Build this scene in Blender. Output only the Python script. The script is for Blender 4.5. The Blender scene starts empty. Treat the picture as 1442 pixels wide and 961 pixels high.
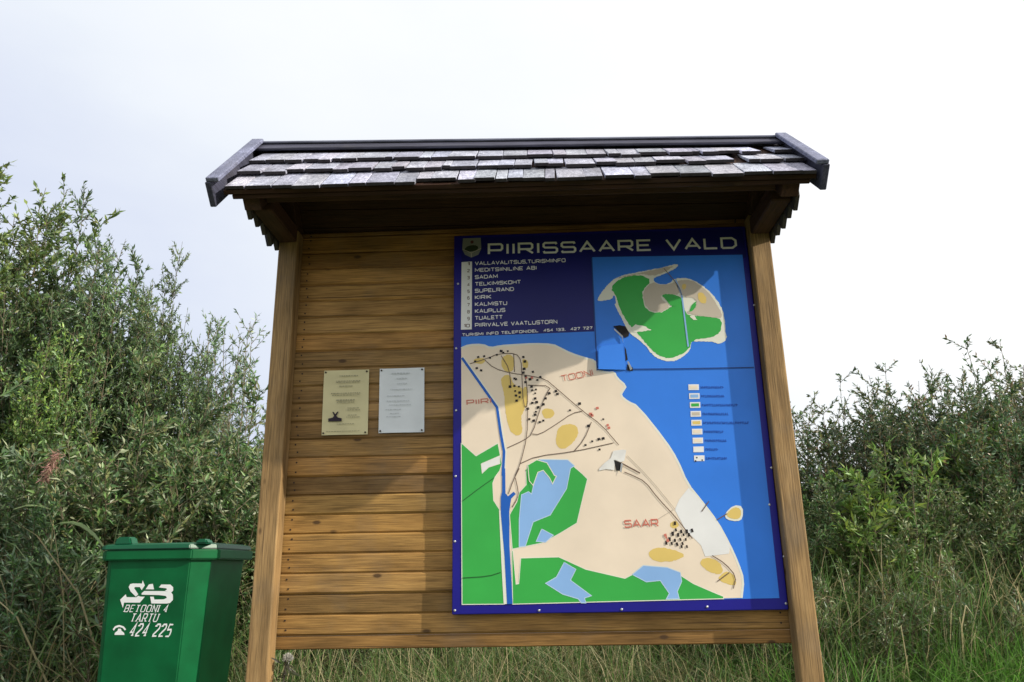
import bpy, bmesh, math, random
import numpy as np
from mathutils import Vector, Matrix
random.seed(7)
S = bpy.context.scene
COL = S.collection
H0 = 0.97                                   # eye height above the trodden ground
# ---------------------------------------------------------------- camera
cam_d = bpy.data.cameras.new('camera'); cam = bpy.data.objects.new('camera', cam_d); COL.objects.link(cam)
cr, cu, cf = Vector((0.99887, 0.04456, -0.01648)), Vector((0.02851, -0.28484, 0.95815)), Vector((-0.038, 0.95754, 0.28579))
m = Matrix((cr, cu, -cf)).transposed().to_4x4(); m.translation = Vector((0.0801, -3.3629, H0)); cam.matrix_world = m
cam_d.sensor_width = 36; cam_d.lens = 1070.2 / 1442 * 36; cam_d.clip_end = 2000; cam_d.clip_start = 0.05
S.camera = cam
# ---------------------------------------------------------------- light
SUN = Vector((3.2, -1.0, 1.9)).normalized()
w = bpy.data.worlds.new('World'); S.world = w; w.use_nodes = True
nt = w.node_tree; nt.nodes.clear()
def N(t, typ, **kw):
    n = t.nodes.new(typ)
    for k, v in kw.items(): setattr(n, k, v)
    return n
out = N(nt, 'ShaderNodeOutputWorld')
sky = N(nt, 'ShaderNodeTexSky', sky_type='NISHITA', sun_disc=False)
sky.sun_elevation = math.asin(SUN.z); sky.sun_rotation = math.atan2(SUN.x, SUN.y); sky.air_density = 1.2; sky.dust_density = 3.0
bg1 = N(nt, 'ShaderNodeBackground'); bg1.inputs[1].default_value = 0.09; nt.links.new(sky.outputs[0], bg1.inputs[0])
tc = N(nt, 'ShaderNodeTexCoord')
dot = N(nt, 'ShaderNodeVectorMath', operation='DOT_PRODUCT'); nt.links.new(tc.outputs['Generated'], dot.inputs[0]); dot.inputs[1].default_value = SUN
mr = N(nt, 'ShaderNodeMapRange'); mr.inputs[1].default_value = -0.45; mr.inputs[2].default_value = 0.6; nt.links.new(dot.outputs['Value'], mr.inputs[0])
noi = N(nt, 'ShaderNodeTexNoise'); noi.inputs['Scale'].default_value = 1.6; noi.inputs['Detail'].default_value = 7; noi.inputs['Roughness'].default_value = 0.5
mpw = N(nt, 'ShaderNodeMapping'); mpw.inputs['Scale'].default_value = (1, 1, 2.2); nt.links.new(tc.outputs['Generated'], mpw.inputs[0]); nt.links.new(mpw.outputs[0], noi.inputs['Vector'])
ma = N(nt, 'ShaderNodeMath', operation='MULTIPLY_ADD'); nt.links.new(noi.outputs[0], ma.inputs[0]); ma.inputs[1].default_value = 0.9; ma.inputs[2].default_value = -0.45
ad = N(nt, 'ShaderNodeMath', operation='ADD'); nt.links.new(mr.outputs[0], ad.inputs[0]); nt.links.new(ma.outputs[0], ad.inputs[1])
rp = N(nt, 'ShaderNodeValToRGB'); sepw = N(nt, 'ShaderNodeSeparateXYZ'); nt.links.new(tc.outputs['Generated'], sepw.inputs[0])
el = N(nt, 'ShaderNodeMath', operation='MULTIPLY_ADD'); nt.links.new(sepw.outputs[2], el.inputs[0]); el.inputs[1].default_value = 0.38; nt.links.new(ad.outputs[0], el.inputs[2])
nt.links.new(el.outputs[0], rp.inputs[0])
rp.color_ramp.elements[0].color = (0.60, 0.655, 0.83, 1); rp.color_ramp.elements[1].color = (1.05, 1.05, 1.05, 1)
e = rp.color_ramp.elements.new(0.40); e.color = (0.83, 0.87, 0.93, 1)
bg2 = N(nt, 'ShaderNodeBackground'); bg2.inputs[1].default_value = 1.0; nt.links.new(rp.outputs[0], bg2.inputs[0])
mixw = N(nt, 'ShaderNodeMixShader'); mixw.inputs[0].default_value = 0.88
nt.links.new(bg1.outputs[0], mixw.inputs[1]); nt.links.new(bg2.outputs[0], mixw.inputs[2]); nt.links.new(mixw.outputs[0], out.inputs[0])
sd = bpy.data.lights.new('sun', 'SUN'); sd.energy = 4.2; sd.angle = math.radians(0.6); sd.color = (1.0, 0.93, 0.80)
so = bpy.data.objects.new('sun', sd); COL.objects.link(so); so.rotation_euler = SUN.to_track_quat('Z', 'Y').to_euler(); so.location = (6, -3, 8)
S.view_settings.view_transform = 'Standard'; S.view_settings.look = 'None'; S.view_settings.exposure = 0.22; S.view_settings.gamma = 1.0
S.render.engine = 'CYCLES'; S.cycles.max_bounces = 6
# ---------------------------------------------------------------- helpers
def link(name, me, mat=None, parent=None):
    o = bpy.data.objects.new(name, me); COL.objects.link(o)
    if mat is not None and me is not None and not me.materials: me.materials.append(mat)
    if parent is not None: o.parent = parent
    return o
def empty(name, loc=(0, 0, 0)):
    o = bpy.data.objects.new(name, None); COL.objects.link(o); o.location = loc; o.empty_display_size = 0.1
    return o
def tag(o, label=None, cat=None, group=None, kind=None):
    if label: o['label'] = label
    if cat: o['category'] = cat
    if group: o['group'] = group
    if kind: o['kind'] = kind
    return o
def pyd(name, v, f):
    me = bpy.data.meshes.new(name); me.from_pydata([tuple(p) for p in v], [], f); me.update(); return me
def smooth(me):
    me.polygons.foreach_set('use_smooth', [True] * len(me.polygons)); return me
def cbox(lo, hi, ch=0.004, seg=1, jit=0.0):
    bm = bmesh.new(); bmesh.ops.create_cube(bm, size=1.0)
    c = [(a + b) / 2 for a, b in zip(lo, hi)]; s = [b - a for a, b in zip(lo, hi)]
    for v in bm.verts:
        v.co = Vector((c[0] + v.co.x * s[0] + random.uniform(-jit, jit), c[1] + v.co.y * s[1] + random.uniform(-jit, jit) * .5, c[2] + v.co.z * s[2] + random.uniform(-jit, jit)))
    if ch: bmesh.ops.bevel(bm, geom=bm.edges[:], offset=ch, segments=seg, affect='EDGES', profile=0.5)
    me = bpy.data.meshes.new('box'); bm.to_mesh(me); bm.free(); return me
def hexa(pts, ch=0.003):
    """box from 8 corner points: 4 of one end, 4 of the other"""
    bm = bmesh.new(); v = [bm.verts.new(p) for p in pts]
    for f in ((0, 1, 2, 3), (7, 6, 5, 4), (0, 4, 5, 1), (1, 5, 6, 2), (2, 6, 7, 3), (3, 7, 4, 0)): bm.faces.new([v[i] for i in f])
    bmesh.ops.recalc_face_normals(bm, faces=bm.faces[:])
    if ch: bmesh.ops.bevel(bm, geom=bm.edges[:], offset=ch, segments=1, affect='EDGES')
    me = bpy.data.meshes.new('box'); bm.to_mesh(me); bm.free(); return me
def newmat(name):
    mt = bpy.data.materials.new(name); mt.use_nodes = True
    t = mt.node_tree; return mt, t, t.nodes['Principled BSDF']
def plain(name, col, rough=0.5, spec=0.4, grime=0.12, scale=25, bump=0.0, coat=0.0):
    mt, t, b = newmat(name)
    tcn = N(t, 'ShaderNodeTexCoord'); n = N(t, 'ShaderNodeTexNoise'); n.inputs['Scale'].default_value = scale; n.inputs['Detail'].default_value = 5
    t.links.new(tcn.outputs['Object'], n.inputs['Vector'])
    mrn = N(t, 'ShaderNodeMapRange'); mrn.inputs[1].default_value = 0.3; mrn.inputs[2].default_value = 0.7; mrn.inputs[3].default_value = 1 - grime; mrn.inputs[4].default_value = 1 + grime * .5
    t.links.new(n.outputs[0], mrn.inputs[0])
    mx = N(t, 'ShaderNodeVectorMath', operation='SCALE'); mx.inputs[0].default_value = col[:3]; t.links.new(mrn.outputs[0], mx.inputs['Scale'])
    t.links.new(mx.outputs[0], b.inputs['Base Color'])
    b.inputs['Roughness'].default_value = rough; b.inputs['Specular IOR Level'].default_value = spec; b.inputs['Coat Weight'].default_value = coat
    if bump:
        bp = N(t, 'ShaderNodeBump'); bp.inputs['Strength'].default_value = bump; bp.inputs['Distance'].default_value = 0.01
        t.links.new(n.outputs[0], bp.inputs['Height']); t.links.new(bp.outputs[0], b.inputs['Normal'])
    return mt
def wood(name, c1, c2, dark, axis=0, rough=0.7, fine=1.0, knots=True, bump=0.25):
    """streaked planed timber; grain runs along axis; obj.color tints each piece, random shifts the grain"""
    mt, t, b = newmat(name)
    tcn = N(t, 'ShaderNodeTexCoord'); oi = N(t, 'ShaderNodeObjectInfo')
    off = N(t, 'ShaderNodeVectorMath', operation='SCALE'); off.inputs[0].default_value = (37.0, 19.0, 53.0); t.links.new(oi.outputs['Random'], off.inputs['Scale'])
    addv = N(t, 'ShaderNodeVectorMath', operation='ADD'); t.links.new(tcn.outputs['Object'], addv.inputs[0]); t.links.new(off.outputs[0], addv.inputs[1])
    def stretched(along, across):
        mp = N(t, 'ShaderNodeMapping'); s = [across] * 3; s[axis] = along; mp.inputs['Scale'].default_value = s
        t.links.new(addv.outputs[0], mp.inputs[0]); return mp
    g1 = N(t, 'ShaderNodeTexNoise'); g1.inputs['Scale'].default_value = 1; g1.inputs['Detail'].default_value = 6; g1.inputs['Roughness'].default_value = .65; g1.inputs['Distortion'].default_value = .6
    t.links.new(stretched(2.2, 55 * fine).outputs[0], g1.inputs['Vector'])
    g2 = N(t, 'ShaderNodeTexNoise'); g2.inputs['Scale'].default_value = 1; g2.inputs['Detail'].default_value = 4
    t.links.new(stretched(3.0, 9).outputs[0], g2.inputs['Vector'])
    g3 = N(t, 'ShaderNodeTexNoise'); g3.inputs['Scale'].default_value = 1; g3.inputs['Detail'].default_value = 3
    t.links.new(stretched(8, 260 * fine).outputs[0], g3.inputs['Vector'])
    r1 = N(t, 'ShaderNodeValToRGB'); r1.color_ramp.elements[0].position = .28; r1.color_ramp.elements[1].position = .72
    r1.color_ramp.elements[0].color = (*c2, 1); r1.color_ramp.elements[1].color = (*c1, 1); t.links.new(g1.outputs[0], r1.inputs[0])
    r2 = N(t, 'ShaderNodeMapRange'); r2.inputs[1].default_value = .3; r2.inputs[2].default_value = .7; r2.inputs[3].default_value = .62; r2.inputs[4].default_value = 1.2; t.links.new(g2.outputs[0], r2.inputs[0])
    r3 = N(t, 'ShaderNodeMapRange'); r3.inputs[1].default_value = .3; r3.inputs[2].default_value = .6; r3.inputs[3].default_value = .55; r3.inputs[4].default_value = 1.05; t.links.new(g3.outputs[0], r3.inputs[0])
    mul = N(t, 'ShaderNodeMath', operation='MULTIPLY'); t.links.new(r2.outputs[0], mul.inputs[0]); t.links.new(r3.outputs[0], mul.inputs[1])
    sc = N(t, 'ShaderNodeVectorMath', operation='SCALE'); t.links.new(r1.outputs[0], sc.inputs[0]); t.links.new(mul.outputs[0], sc.inputs['Scale'])
    tint = N(t, 'ShaderNodeVectorMath', operation='MULTIPLY'); t.links.new(sc.outputs[0], tint.inputs[0]); t.links.new(oi.outputs['Color'], tint.inputs[1])
    last = tint.outputs[0]
    g4 = N(t, 'ShaderNodeTexNoise'); g4.inputs['Scale'].default_value = 1; g4.inputs['Detail'].default_value = 2; g4.inputs['Distortion'].default_value = .3
    t.links.new(stretched(1.1, 120 * fine).outputs[0], g4.inputs['Vector'])
    r4 = N(t, 'ShaderNodeMapRange'); r4.inputs[1].default_value = .66; r4.inputs[2].default_value = .70; r4.inputs[3].default_value = 0; r4.inputs[4].default_value = .75; t.links.new(g4.outputs[0], r4.inputs[0])
    mc = N(t, 'ShaderNodeMix', data_type='RGBA'); t.links.new(r4.outputs[0], mc.inputs['Factor']); t.links.new(last, mc.inputs['A']); mc.inputs['B'].default_value = (*dark, 1); last = mc.outputs['Result']
    g5 = N(t, 'ShaderNodeTexNoise'); g5.inputs['Scale'].default_value = 2.6; g5.inputs['Detail'].default_value = 5; g5.inputs['Roughness'].default_value = .6; t.links.new(tcn.outputs['Object'], g5.inputs['Vector'])
    r5 = N(t, 'ShaderNodeMapRange'); r5.inputs[1].default_value = .5; r5.inputs[2].default_value = .72; r5.inputs[3].default_value = 0; r5.inputs[4].default_value = .32; t.links.new(g5.outputs[0], r5.inputs[0])
    gr = sum(c2) / 3; mg = N(t, 'ShaderNodeMix', data_type='RGBA'); t.links.new(r5.outputs[0], mg.inputs['Factor']); t.links.new(last, mg.inputs['A']); mg.inputs['B'].default_value = (gr * 1.12, gr * 1.0, gr * .86, 1); last = mg.outputs['Result']
    if knots:
        vo = N(t, 'ShaderNodeTexVoronoi', feature='F1'); vo.inputs['Scale'].default_value = 1; t.links.new(stretched(4.2, 9).outputs[0], vo.inputs['Vector'])
        kr = N(t, 'ShaderNodeMapRange'); kr.inputs[1].default_value = .055; kr.inputs[2].default_value = .10; kr.inputs[3].default_value = .85; kr.inputs[4].default_value = 0; t.links.new(vo.outputs['Distance'], kr.inputs[0])
        mk = N(t, 'ShaderNodeMix', data_type='RGBA'); t.links.new(kr.outputs[0], mk.inputs['Factor']); t.links.new(last, mk.inputs['A']); mk.inputs['B'].default_value = (*dark, 1); last = mk.outputs['Result']
    t.links.new(last, b.inputs['Base Color'])
    b.inputs['Roughness'].default_value = rough; b.inputs['Specular IOR Level'].default_value = .25
    bp = N(t, 'ShaderNodeBump'); bp.inputs['Strength'].default_value = bump; bp.inputs['Distance'].default_value = .004
    hs = N(t, 'ShaderNodeMath', operation='ADD'); t.links.new(g1.outputs[0], hs.inputs[0]); t.links.new(g3.outputs[0], hs.inputs[1])
    t.links.new(hs.outputs[0], bp.inputs['Height']); t.links.new(bp.outputs[0], b.inputs['Normal'])
    return mt
def planar(px4, pt4):
    """homography from printed-sheet coordinates (photo pixels) to the sheet's own metres"""
    A = []; B = []
    for (x, y), (u, v) in zip(px4, pt4):
        A += [[x, y, 1, 0, 0, 0, -u * x, -u * y], [0, 0, 0, x, y, 1, -v * x, -v * y]]; B += [u, v]
    h = np.append(np.linalg.solve(np.array(A, float), np.array(B, float)), 1).reshape(3, 3)
    def f(x, y):
        q = h @ np.array([x, y, 1.0]); return (q[0] / q[2], q[1] / q[2])
    return f
def strip(pts, hw):
    """flat mitred ribbon along a 2d polyline; hw number or function of direction"""
    pts = [Vector(p) for p in pts]; n = len(pts); L = []; R = []
    f = hw if callable(hw) else (lambda d: hw)
    for i, p in enumerate(pts):
        d0 = (p - pts[i - 1]).normalized() if i else None
        d1 = (pts[i + 1] - p).normalized() if i < n - 1 else None
        if d0 is None: d0 = d1
        if d1 is None: d1 = d0
        n0, n1 = Vector((-d0.y, d0.x)), Vector((-d1.y, d1.x)); h = (f(d0) + f(d1)) / 2
        mdir = n0 + n1
        mdir = n0 if mdir.length < .2 else mdir.normalized()
        k = h / max(.45, mdir.dot(n0)); L.append(p + mdir * k); R.append(p - mdir * k)
    v = L + R; faces = [(i, i + 1, n + i + 1, n + i) for i in range(n - 1)]
    return v, faces
def round_poly(pts, it=2, closed=True):
    for _ in range(it):
        q = []; n = len(pts)
        for i in range(n if closed else n - 1):
            a, b = pts[i], pts[(i + 1) % n]
            q += [(a[0] * .75 + b[0] * .25, a[1] * .75 + b[1] * .25), (a[0] * .25 + b[0] * .75, a[1] * .25 + b[1] * .75)]
        if not closed: q = [pts[0]] + q + [pts[-1]]
        pts = q
    return pts
# wide square gothic capitals as strokes (cap height 1)
c = .16
GL = {
 'A': (1.25, [[(0, 0), (.625, 1), (1.25, 0)], [(.27, .3), (.98, .3)]]),
 'B': (1.15, [[(0, 0), (0, 1), (1.0, 1), (1.1, .85), (1.1, .65), (.98, .52), (0, .52)], [(.98, .52), (1.15, .4), (1.15, .15), (1.0, 0), (0, 0)]]),
 'D': (1.2, [[(0, 0), (0, 1), (.9, 1), (1.2, .75), (1.2, .25), (.9, 0), (0, 0)]]),
 'E': (1.1, [[(1.1, 1), (0, 1), (0, 0), (1.1, 0)], [(.1, .5), (.95, .5)]]),
 'F': (1.1, [[(1.1, 1), (0, 1), (0, 0)], [(.1, .48), (.95, .48)]]),
 'H': (1.2, [[(0, 0), (0, 1)], [(1.2, 0), (1.2, 1)], [(.1, .5), (1.1, .5)]]),
 'I': (.1, [[(.05, 0), (.05, 1)]]),
 'K': (1.15, [[(0, 0), (0, 1)], [(1.1, 1), (.1, .48), (1.15, 0)]]),
 'L': (1.05, [[(0, 1), (0, 0), (1.05, 0)]]),
 'M': (1.4, [[(0, 0), (0, 1), (.7, .25), (1.4, 1), (1.4, 0)]]),
 'N': (1.2, [[(0, 0), (0, 1), (1.2, 0), (1.2, 1)]]),
 'O': (1.25, [[(.5, 0), (c, 0), (0, c), (0, 1 - c), (c, 1), (1.25 - c, 1), (1.25, 1 - c), (1.25, c), (1.25 - c, 0), (.5, 0)]]),
 'P': (1.15, [[(0, 0), (0, 1), (1.02, 1), (1.15, .87), (1.15, .52), (1.02, .38), (.1, .38)]]),
 'R': (1.2, [[(0, 0), (0, 1), (1.02, 1), (1.15, .87), (1.15, .55), (1.02, .42), (.1, .42)], [(.62, .42), (1.2, 0)]]),
 'S': (1.15, [[(1.12, .85), (1.05, 1), (.12, 1), (0, .87), (0, .64), (.12, .52), (1.03, .5), (1.15, .37), (1.15, .13), (1.03, 0), (.08, 0), (0, .15)]]),
 'T': (1.15, [[(0, 1), (1.15, 1)], [(.575, .93), (.575, 0)]]),
 'U': (1.2, [[(0, 1), (0, c), (c, 0), (1.2 - c, 0), (1.2, c), (1.2, 1)]]),
 'V': (1.2, [[(0, 1), (.6, 0), (1.2, 1)]]),
 '1': (.4, [[(.05, .8), (.35, 1), (.35, 0)]]),
 '2': (1.0, [[(0, .85), (.15, 1), (.85, 1), (1, .85), (1, .65), (0, .12), (0, 0), (1, 0)]]),
 '3': (1.0, [[(0, 1), (.9, 1), (1, .85), (1, .65), (.85, .52), (.2, .52)], [(.85, .52), (1, .4), (1, .15), (.9, 0), (0, 0)]]),
 '4': (1.0, [[(.75, 0), (.75, 1), (0, .28), (1, .28)]]),
 '5': (1.0, [[(.95, 1), (.05, 1), (0, .55), (.85, .58), (1, .42), (1, .15), (.85, 0), (0, 0)]]),
 '6': (1.0, [[(.9, 1), (.2, 1), (0, .8), (0, .15), (.15, 0), (.85, 0), (1, .15), (1, .42), (.85, .55), (.1, .55)]]),
 '7': (1.0, [[(0, 1), (1, 1), (.35, 0)]]),
 '8': (1.0, [[(.5, .53), (.1, .53), (0, .65), (0, .88), (.15, 1), (.85, 1), (1, .88), (1, .65), (.9, .53), (.5, .53)], [(.1, .53), (0, .4), (0, .12), (.15, 0), (.85, 0), (1, .12), (1, .4), (.9, .53)]]),
 '9': (1.0, [[(.1, 0), (.8, 0), (1, .2), (1, .85), (.85, 1), (.15, 1), (0, .85), (0, .58), (.15, .45), (.9, .45)]]),
 '0': (1.0, [[(.5, 0), (.15, 0), (0, .15), (0, .85), (.15, 1), (.85, 1), (1, .85), (1, .15), (.85, 0), (.5, 0)]]),
 ',': (.15, [[(.12, .12), (0, -.2)]]), '.': (.12, [[(.06, 0), (.06, .14)]]), ' ': (.55, []),
}
def text2d(s, hw, gap=.42, serif=False):
    V = []; F = []; x = 0
    f = (lambda d: hw * (.45 + .55 * abs(d.y))) if serif else hw
    for ch in s:
        wd, st = GL[ch]
        if serif: wd *= .68
        for q in st:
            q = [(a * (.68 if serif else 1) + x, b) for a, b in q]
            v, fc = strip(q, f); o = len(V); V += [(p.x, p.y, len(F) * 1e-7) for p in v]; F += [tuple(i + o for i in t) for t in fc]
            if serif:
                for p, r in ((q[0], q[1]), (q[-1], q[-2])):
                    if abs(p[1] - r[1]) > abs(p[0] - r[0]):
                        yy = min(max(p[1], .03), .97)
                        v, fc = strip([(p[0] - .2, yy), (p[0] + .2, yy)], .05); o = len(V)
                        V += [(k.x, k.y, 2e-4) for k in v]; F += [tuple(i + o for i in t) for t in fc]
        x += wd + gap
    return V, F, max(x - gap, .01)
# ---------------------------------------------------------------- materials
PLANK = wood('plank_timber', (.44, .268, .096), (.255, .145, .05), (.06, .032, .016), 0)
POST = wood('post_timber', (.43, .275, .122), (.28, .168, .07), (.07, .04, .02), 2)
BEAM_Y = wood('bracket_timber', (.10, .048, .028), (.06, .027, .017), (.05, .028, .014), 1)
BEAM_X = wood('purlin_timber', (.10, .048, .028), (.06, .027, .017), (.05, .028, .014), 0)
SHING = wood('weathered_shingle', (.72, .73, .86), (.22, .225, .30), (.07, .065, .08), 1, .6, 1.3, False, .5)
TRIM = wood('weathered_trim_across', (.22, .235, .33), (.11, .118, .175), (.08, .08, .1), 1, .55, 1, False, .3)
TRIMX = wood('weathered_trim_along', (.30, .30, .36), (.17, .17, .22), (.08, .08, .1), 0, .55, 1, False, .3)
END_SHADE = plain('shingle_end_grain_shade', (.055, .05, .055), .9, .1, .3, 40)  # shingle butts: dark end grain with the shade between courses painted in
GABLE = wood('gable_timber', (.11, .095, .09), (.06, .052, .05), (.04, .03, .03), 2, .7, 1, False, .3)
STEEL = plain('galvanised_steel', (.55, .56, .58), .35, .6, .1, 80); STEEL.node_tree.nodes['Principled BSDF'].inputs['Metallic'].default_value = .7
RUST = plain('dark_nail_iron', (.035, .022, .018), .6, .3)
# ---------------------------------------------------------------- ground
def gz(x, y):
    t = np.clip((y - .7) / 3.6, 0, 1); return .72 * t * t * (3 - 2 * t) + .03 * np.sin(x * 1.7 + .6 * y) * np.clip(y, 0, 1)
xs = np.concatenate(([-900, -200, -60, -20], np.linspace(-9, 9, 60), [20, 60, 200, 900])); ys = np.concatenate(([-900, -200, -60, -20], np.linspace(-7, 9, 60), [20, 60, 200, 900]))
gv = [(x, y, float(gz(x, y))) for y in ys for x in xs]; nx = len(xs)
gf = [(j * nx + i, j * nx + i + 1, (j + 1) * nx + i + 1, (j + 1) * nx + i) for j in range(len(ys) - 1) for i in range(nx - 1)]
gm, t, b = newmat('meadow_soil')
n1 = N(t, 'ShaderNodeTexNoise'); n1.inputs['Scale'].default_value = 3; n1.inputs['Detail'].default_value = 8; tcg = N(t, 'ShaderNodeTexCoord'); t.links.new(tcg.outputs['Object'], n1.inputs['Vector'])
rg = N(t, 'ShaderNodeValToRGB'); rg.color_ramp.elements[0].position = .35; rg.color_ramp.elements[1].position = .65
rg.color_ramp.elements[0].color = (.035, .045, .015, 1); rg.color_ramp.elements[1].color = (.09, .10, .035, 1); t.links.new(n1.outputs[0], rg.inputs[0]); t.links.new(rg.outputs[0], b.inputs['Base Color'])
b.inputs['Roughness'].default_value = .95
tag(link('ground', smooth(pyd('ground', gv, gf)), gm), kind='structure')
# ---------------------------------------------------------------- notice board
Z = lambda z: z + H0
BOARD = tag(empty('information_board', (0, 0, 0)), 'wooden notice board with plank wall, two posts and shingled gable roof', 'notice board')
PW = .09
for sx in (-1, 1):
    x0 = -1.15 if sx < 0 else 1.15 - PW
    o = link('post', cbox((x0, -.09, -.15), (x0 + PW, -.0062, Z(1.56)), .006, 2), POST, BOARD)
joints = [1.56 - .0827 * i for i in range(23)]
joints = [1.585] + joints
tints = [(.8, .68, .62), (1.2, 1.0, .85), (1.15, .98, .82), (1.2, 1.08, .92), (1.2, 1.12, 1.0), (1.18, 1.12, 1.05), (1.15, 1.12, 1.08), (1.25, 1.12, .98), (1.1, 1.1, 1.14),
         (.95, .97, 1.02), (.98, .98, 1.04), (.92, .9, .92), (.94, .9, .9), (1.08, 1.04, .98), (1.18, 1.05, .9), (.78, .74, .74), (1.1, 1.08, .96), (1.3, 1.2, 1.0), (1.1, 1.04, .9), (1.12, 1.05, .92), (1.12, 1.08, 1.0), (1.05, 1.02, .95), (1.12, 1.05, .92)]
tints = dict(enumerate(tints))
nail_me = pyd('nail', [(.004 * math.cos(a), -.0012, .004 * math.sin(a)) for a in [i * math.pi / 4 for i in range(8)]] + [(.004 * math.cos(a), .004, .004 * math.sin(a)) for a in [i * math.pi / 4 for i in range(8)]],
              [tuple(range(8))] + [(i, (i + 1) % 8, 8 + (i + 1) % 8, 8 + i) for i in range(8)]); nail_me.materials.append(RUST)
for i in range(len(joints) - 1):
    a, bz = joints[i + 1], joints[i]; dy = random.uniform(-.0028, .003)
    me = cbox((-1.135, dy, Z(a) - .0006), (1.135, .022 + dy, Z(bz) + .0006), .008, 1, .001)
    o = link('plank', me, PLANK, BOARD); tt = tints.get(i, (1, 1, 1)); k = random.uniform(.84, 1.12); o.color = (tt[0] * k, tt[1] * k, tt[2] * k, 1)
    for xn in (-1.03, 1.03):
        for zn in (.28, .74):
            q = link('nail', nail_me, None, o); q.location = (xn + random.uniform(-.006, .006), dy, Z(a) + (bz - a) * zn + random.uniform(-.004, .004))
# bottom rail under the lowest plank, a little recessed
o = link('bottom_rail', cbox((-1.135, .008, Z(-.314)), (1.135, .05, Z(joints[-1]) - .003), .004), PLANK, BOARD); o.color = (.8, .72, .62, 1)
# bracket arms, rafters, purlins, gable cladding
for sx in (-1, 1):
    xa, xb = (-1.148, -1.062) if sx < 0 else (1.062, 1.148)
    dz = .018 * -sx
    link('bracket_arm', cbox((xa - .0, -.43, Z(1.475 + dz)), (xb + .0, -.092, Z(1.555 + dz)), .006), BEAM_Y, BOARD).color = (1, 1, 1, 1)
    link('bracket_arm', cbox((xa, .03, Z(1.475 + dz)), (xb, .06, Z(1.515 + dz)), .006), BEAM_Y, BOARD)
def rp3(x, s, n=0.0, back=False):
    """point on the roof: s 0 eave .. 1 ridge, n above the deck"""
    y = -.62 + .385 * s; z = 1.484 + .375 * s - x / 1.27 * (.012 + .026 * s)
    y -= .698 * n; z += .716 * n
    if back: y = -.47 - y
    return Vector((x, y, Z(z)))
def slab(name, x0, x1, s0, s1, n0, n1, mat, parent, back=False, n0b=None, n1b=None, ch=.003, skew=0):
    n0b = n0 if n0b is None else n0b; n1b = n1 if n1b is None else n1b
    p = [rp3(x0 + skew, s0, n0, back), rp3(x1 + skew, s0, n0, back), rp3(x1, s1, n0b, back), rp3(x0, s1, n0b, back), rp3(x0 + skew, s0, n1, back), rp3(x1 + skew, s0, n1, back), rp3(x1, s1, n1b, back), rp3(x0, s1, n1b, back)]
    return link(name, hexa(p, ch), mat, parent)
# roof deck (one part carrying shingles, ridge and barge boards)
deck = bmesh.new()
def deck_add(me): deck.from_mesh(me); bpy.data.meshes.remove(me)
for back in (False, True):
    k = 6
    for i in range(k):
        s0, s1 = i / k + .003, (i + 1) / k + (.012 if i == k - 1 else 0)
        p = [rp3(x, s, n, back) for n in (-.02, 0) for (x, s) in ((-1.2, s0), (1.19, s0), (1.19, s1), (-1.2, s1))]
        deck_add(hexa(p, .002))
me = bpy.data.meshes.new('roof'); deck.to_mesh(me); deck.free()
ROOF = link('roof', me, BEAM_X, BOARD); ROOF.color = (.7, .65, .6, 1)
for sx in (-1, 1):
    xa, xb = (-1.14, -1.07) if sx < 0 else (1.07, 1.14)
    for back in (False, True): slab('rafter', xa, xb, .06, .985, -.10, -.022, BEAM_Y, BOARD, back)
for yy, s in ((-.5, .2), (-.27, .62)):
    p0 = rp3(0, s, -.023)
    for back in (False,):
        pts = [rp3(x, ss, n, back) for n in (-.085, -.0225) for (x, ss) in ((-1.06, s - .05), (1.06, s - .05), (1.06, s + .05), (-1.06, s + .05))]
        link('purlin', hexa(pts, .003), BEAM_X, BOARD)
# fascia batten under the eave edge
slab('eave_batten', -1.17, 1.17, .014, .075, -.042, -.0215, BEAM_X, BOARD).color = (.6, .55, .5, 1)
# shingles
rows = [(-.02, .36, .003, .014), (.28, .36, .016, .014), (.56, .36, .017, .014)]
for back in (False, True):
    for r, (s0, ln, n0, th) in enumerate(rows):
        x = -1.185; first = True
        while x < 1.15:
            wd = random.choice((random.uniform(.035, .07), random.uniform(.07, .125), random.uniform(.07, .125))); x1 = min(x + wd, 1.185)
            if 1.185 - x1 < .05: x1 = 1.185
            gone = (not back) and ((r == 2 and 1.01 < (x + x1) / 2 < 1.13) or (r == 1 and .88 < (x + x1) / 2 < .96))
            if not gone:
                ds = random.uniform(-.022, .02); lift = random.uniform(0, .005) * (2 if random.random() < .15 else 1)
                if not back and r == 0 and -.40 < (x + x1) / 2 < -.27: ds += .06
                sh = slab('shingle', x + .0015, x1 - .0015, s0 + ds, min(s0 + ln, .93), n0 + lift, n0 + lift + th, SHING, ROOF, back, .0015 + r * .0004, .009 + r * .0004, .0012, random.uniform(-.006, .006))
                sh.data.materials.append(END_SHADE)
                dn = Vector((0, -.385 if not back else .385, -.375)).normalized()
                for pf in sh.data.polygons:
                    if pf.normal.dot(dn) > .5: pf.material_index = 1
                g = random.uniform(.78, 1.25); sh.color = (g * random.uniform(.95, 1.05), g, g * random.uniform(.95, 1.08), 1)
            x = x1
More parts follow.
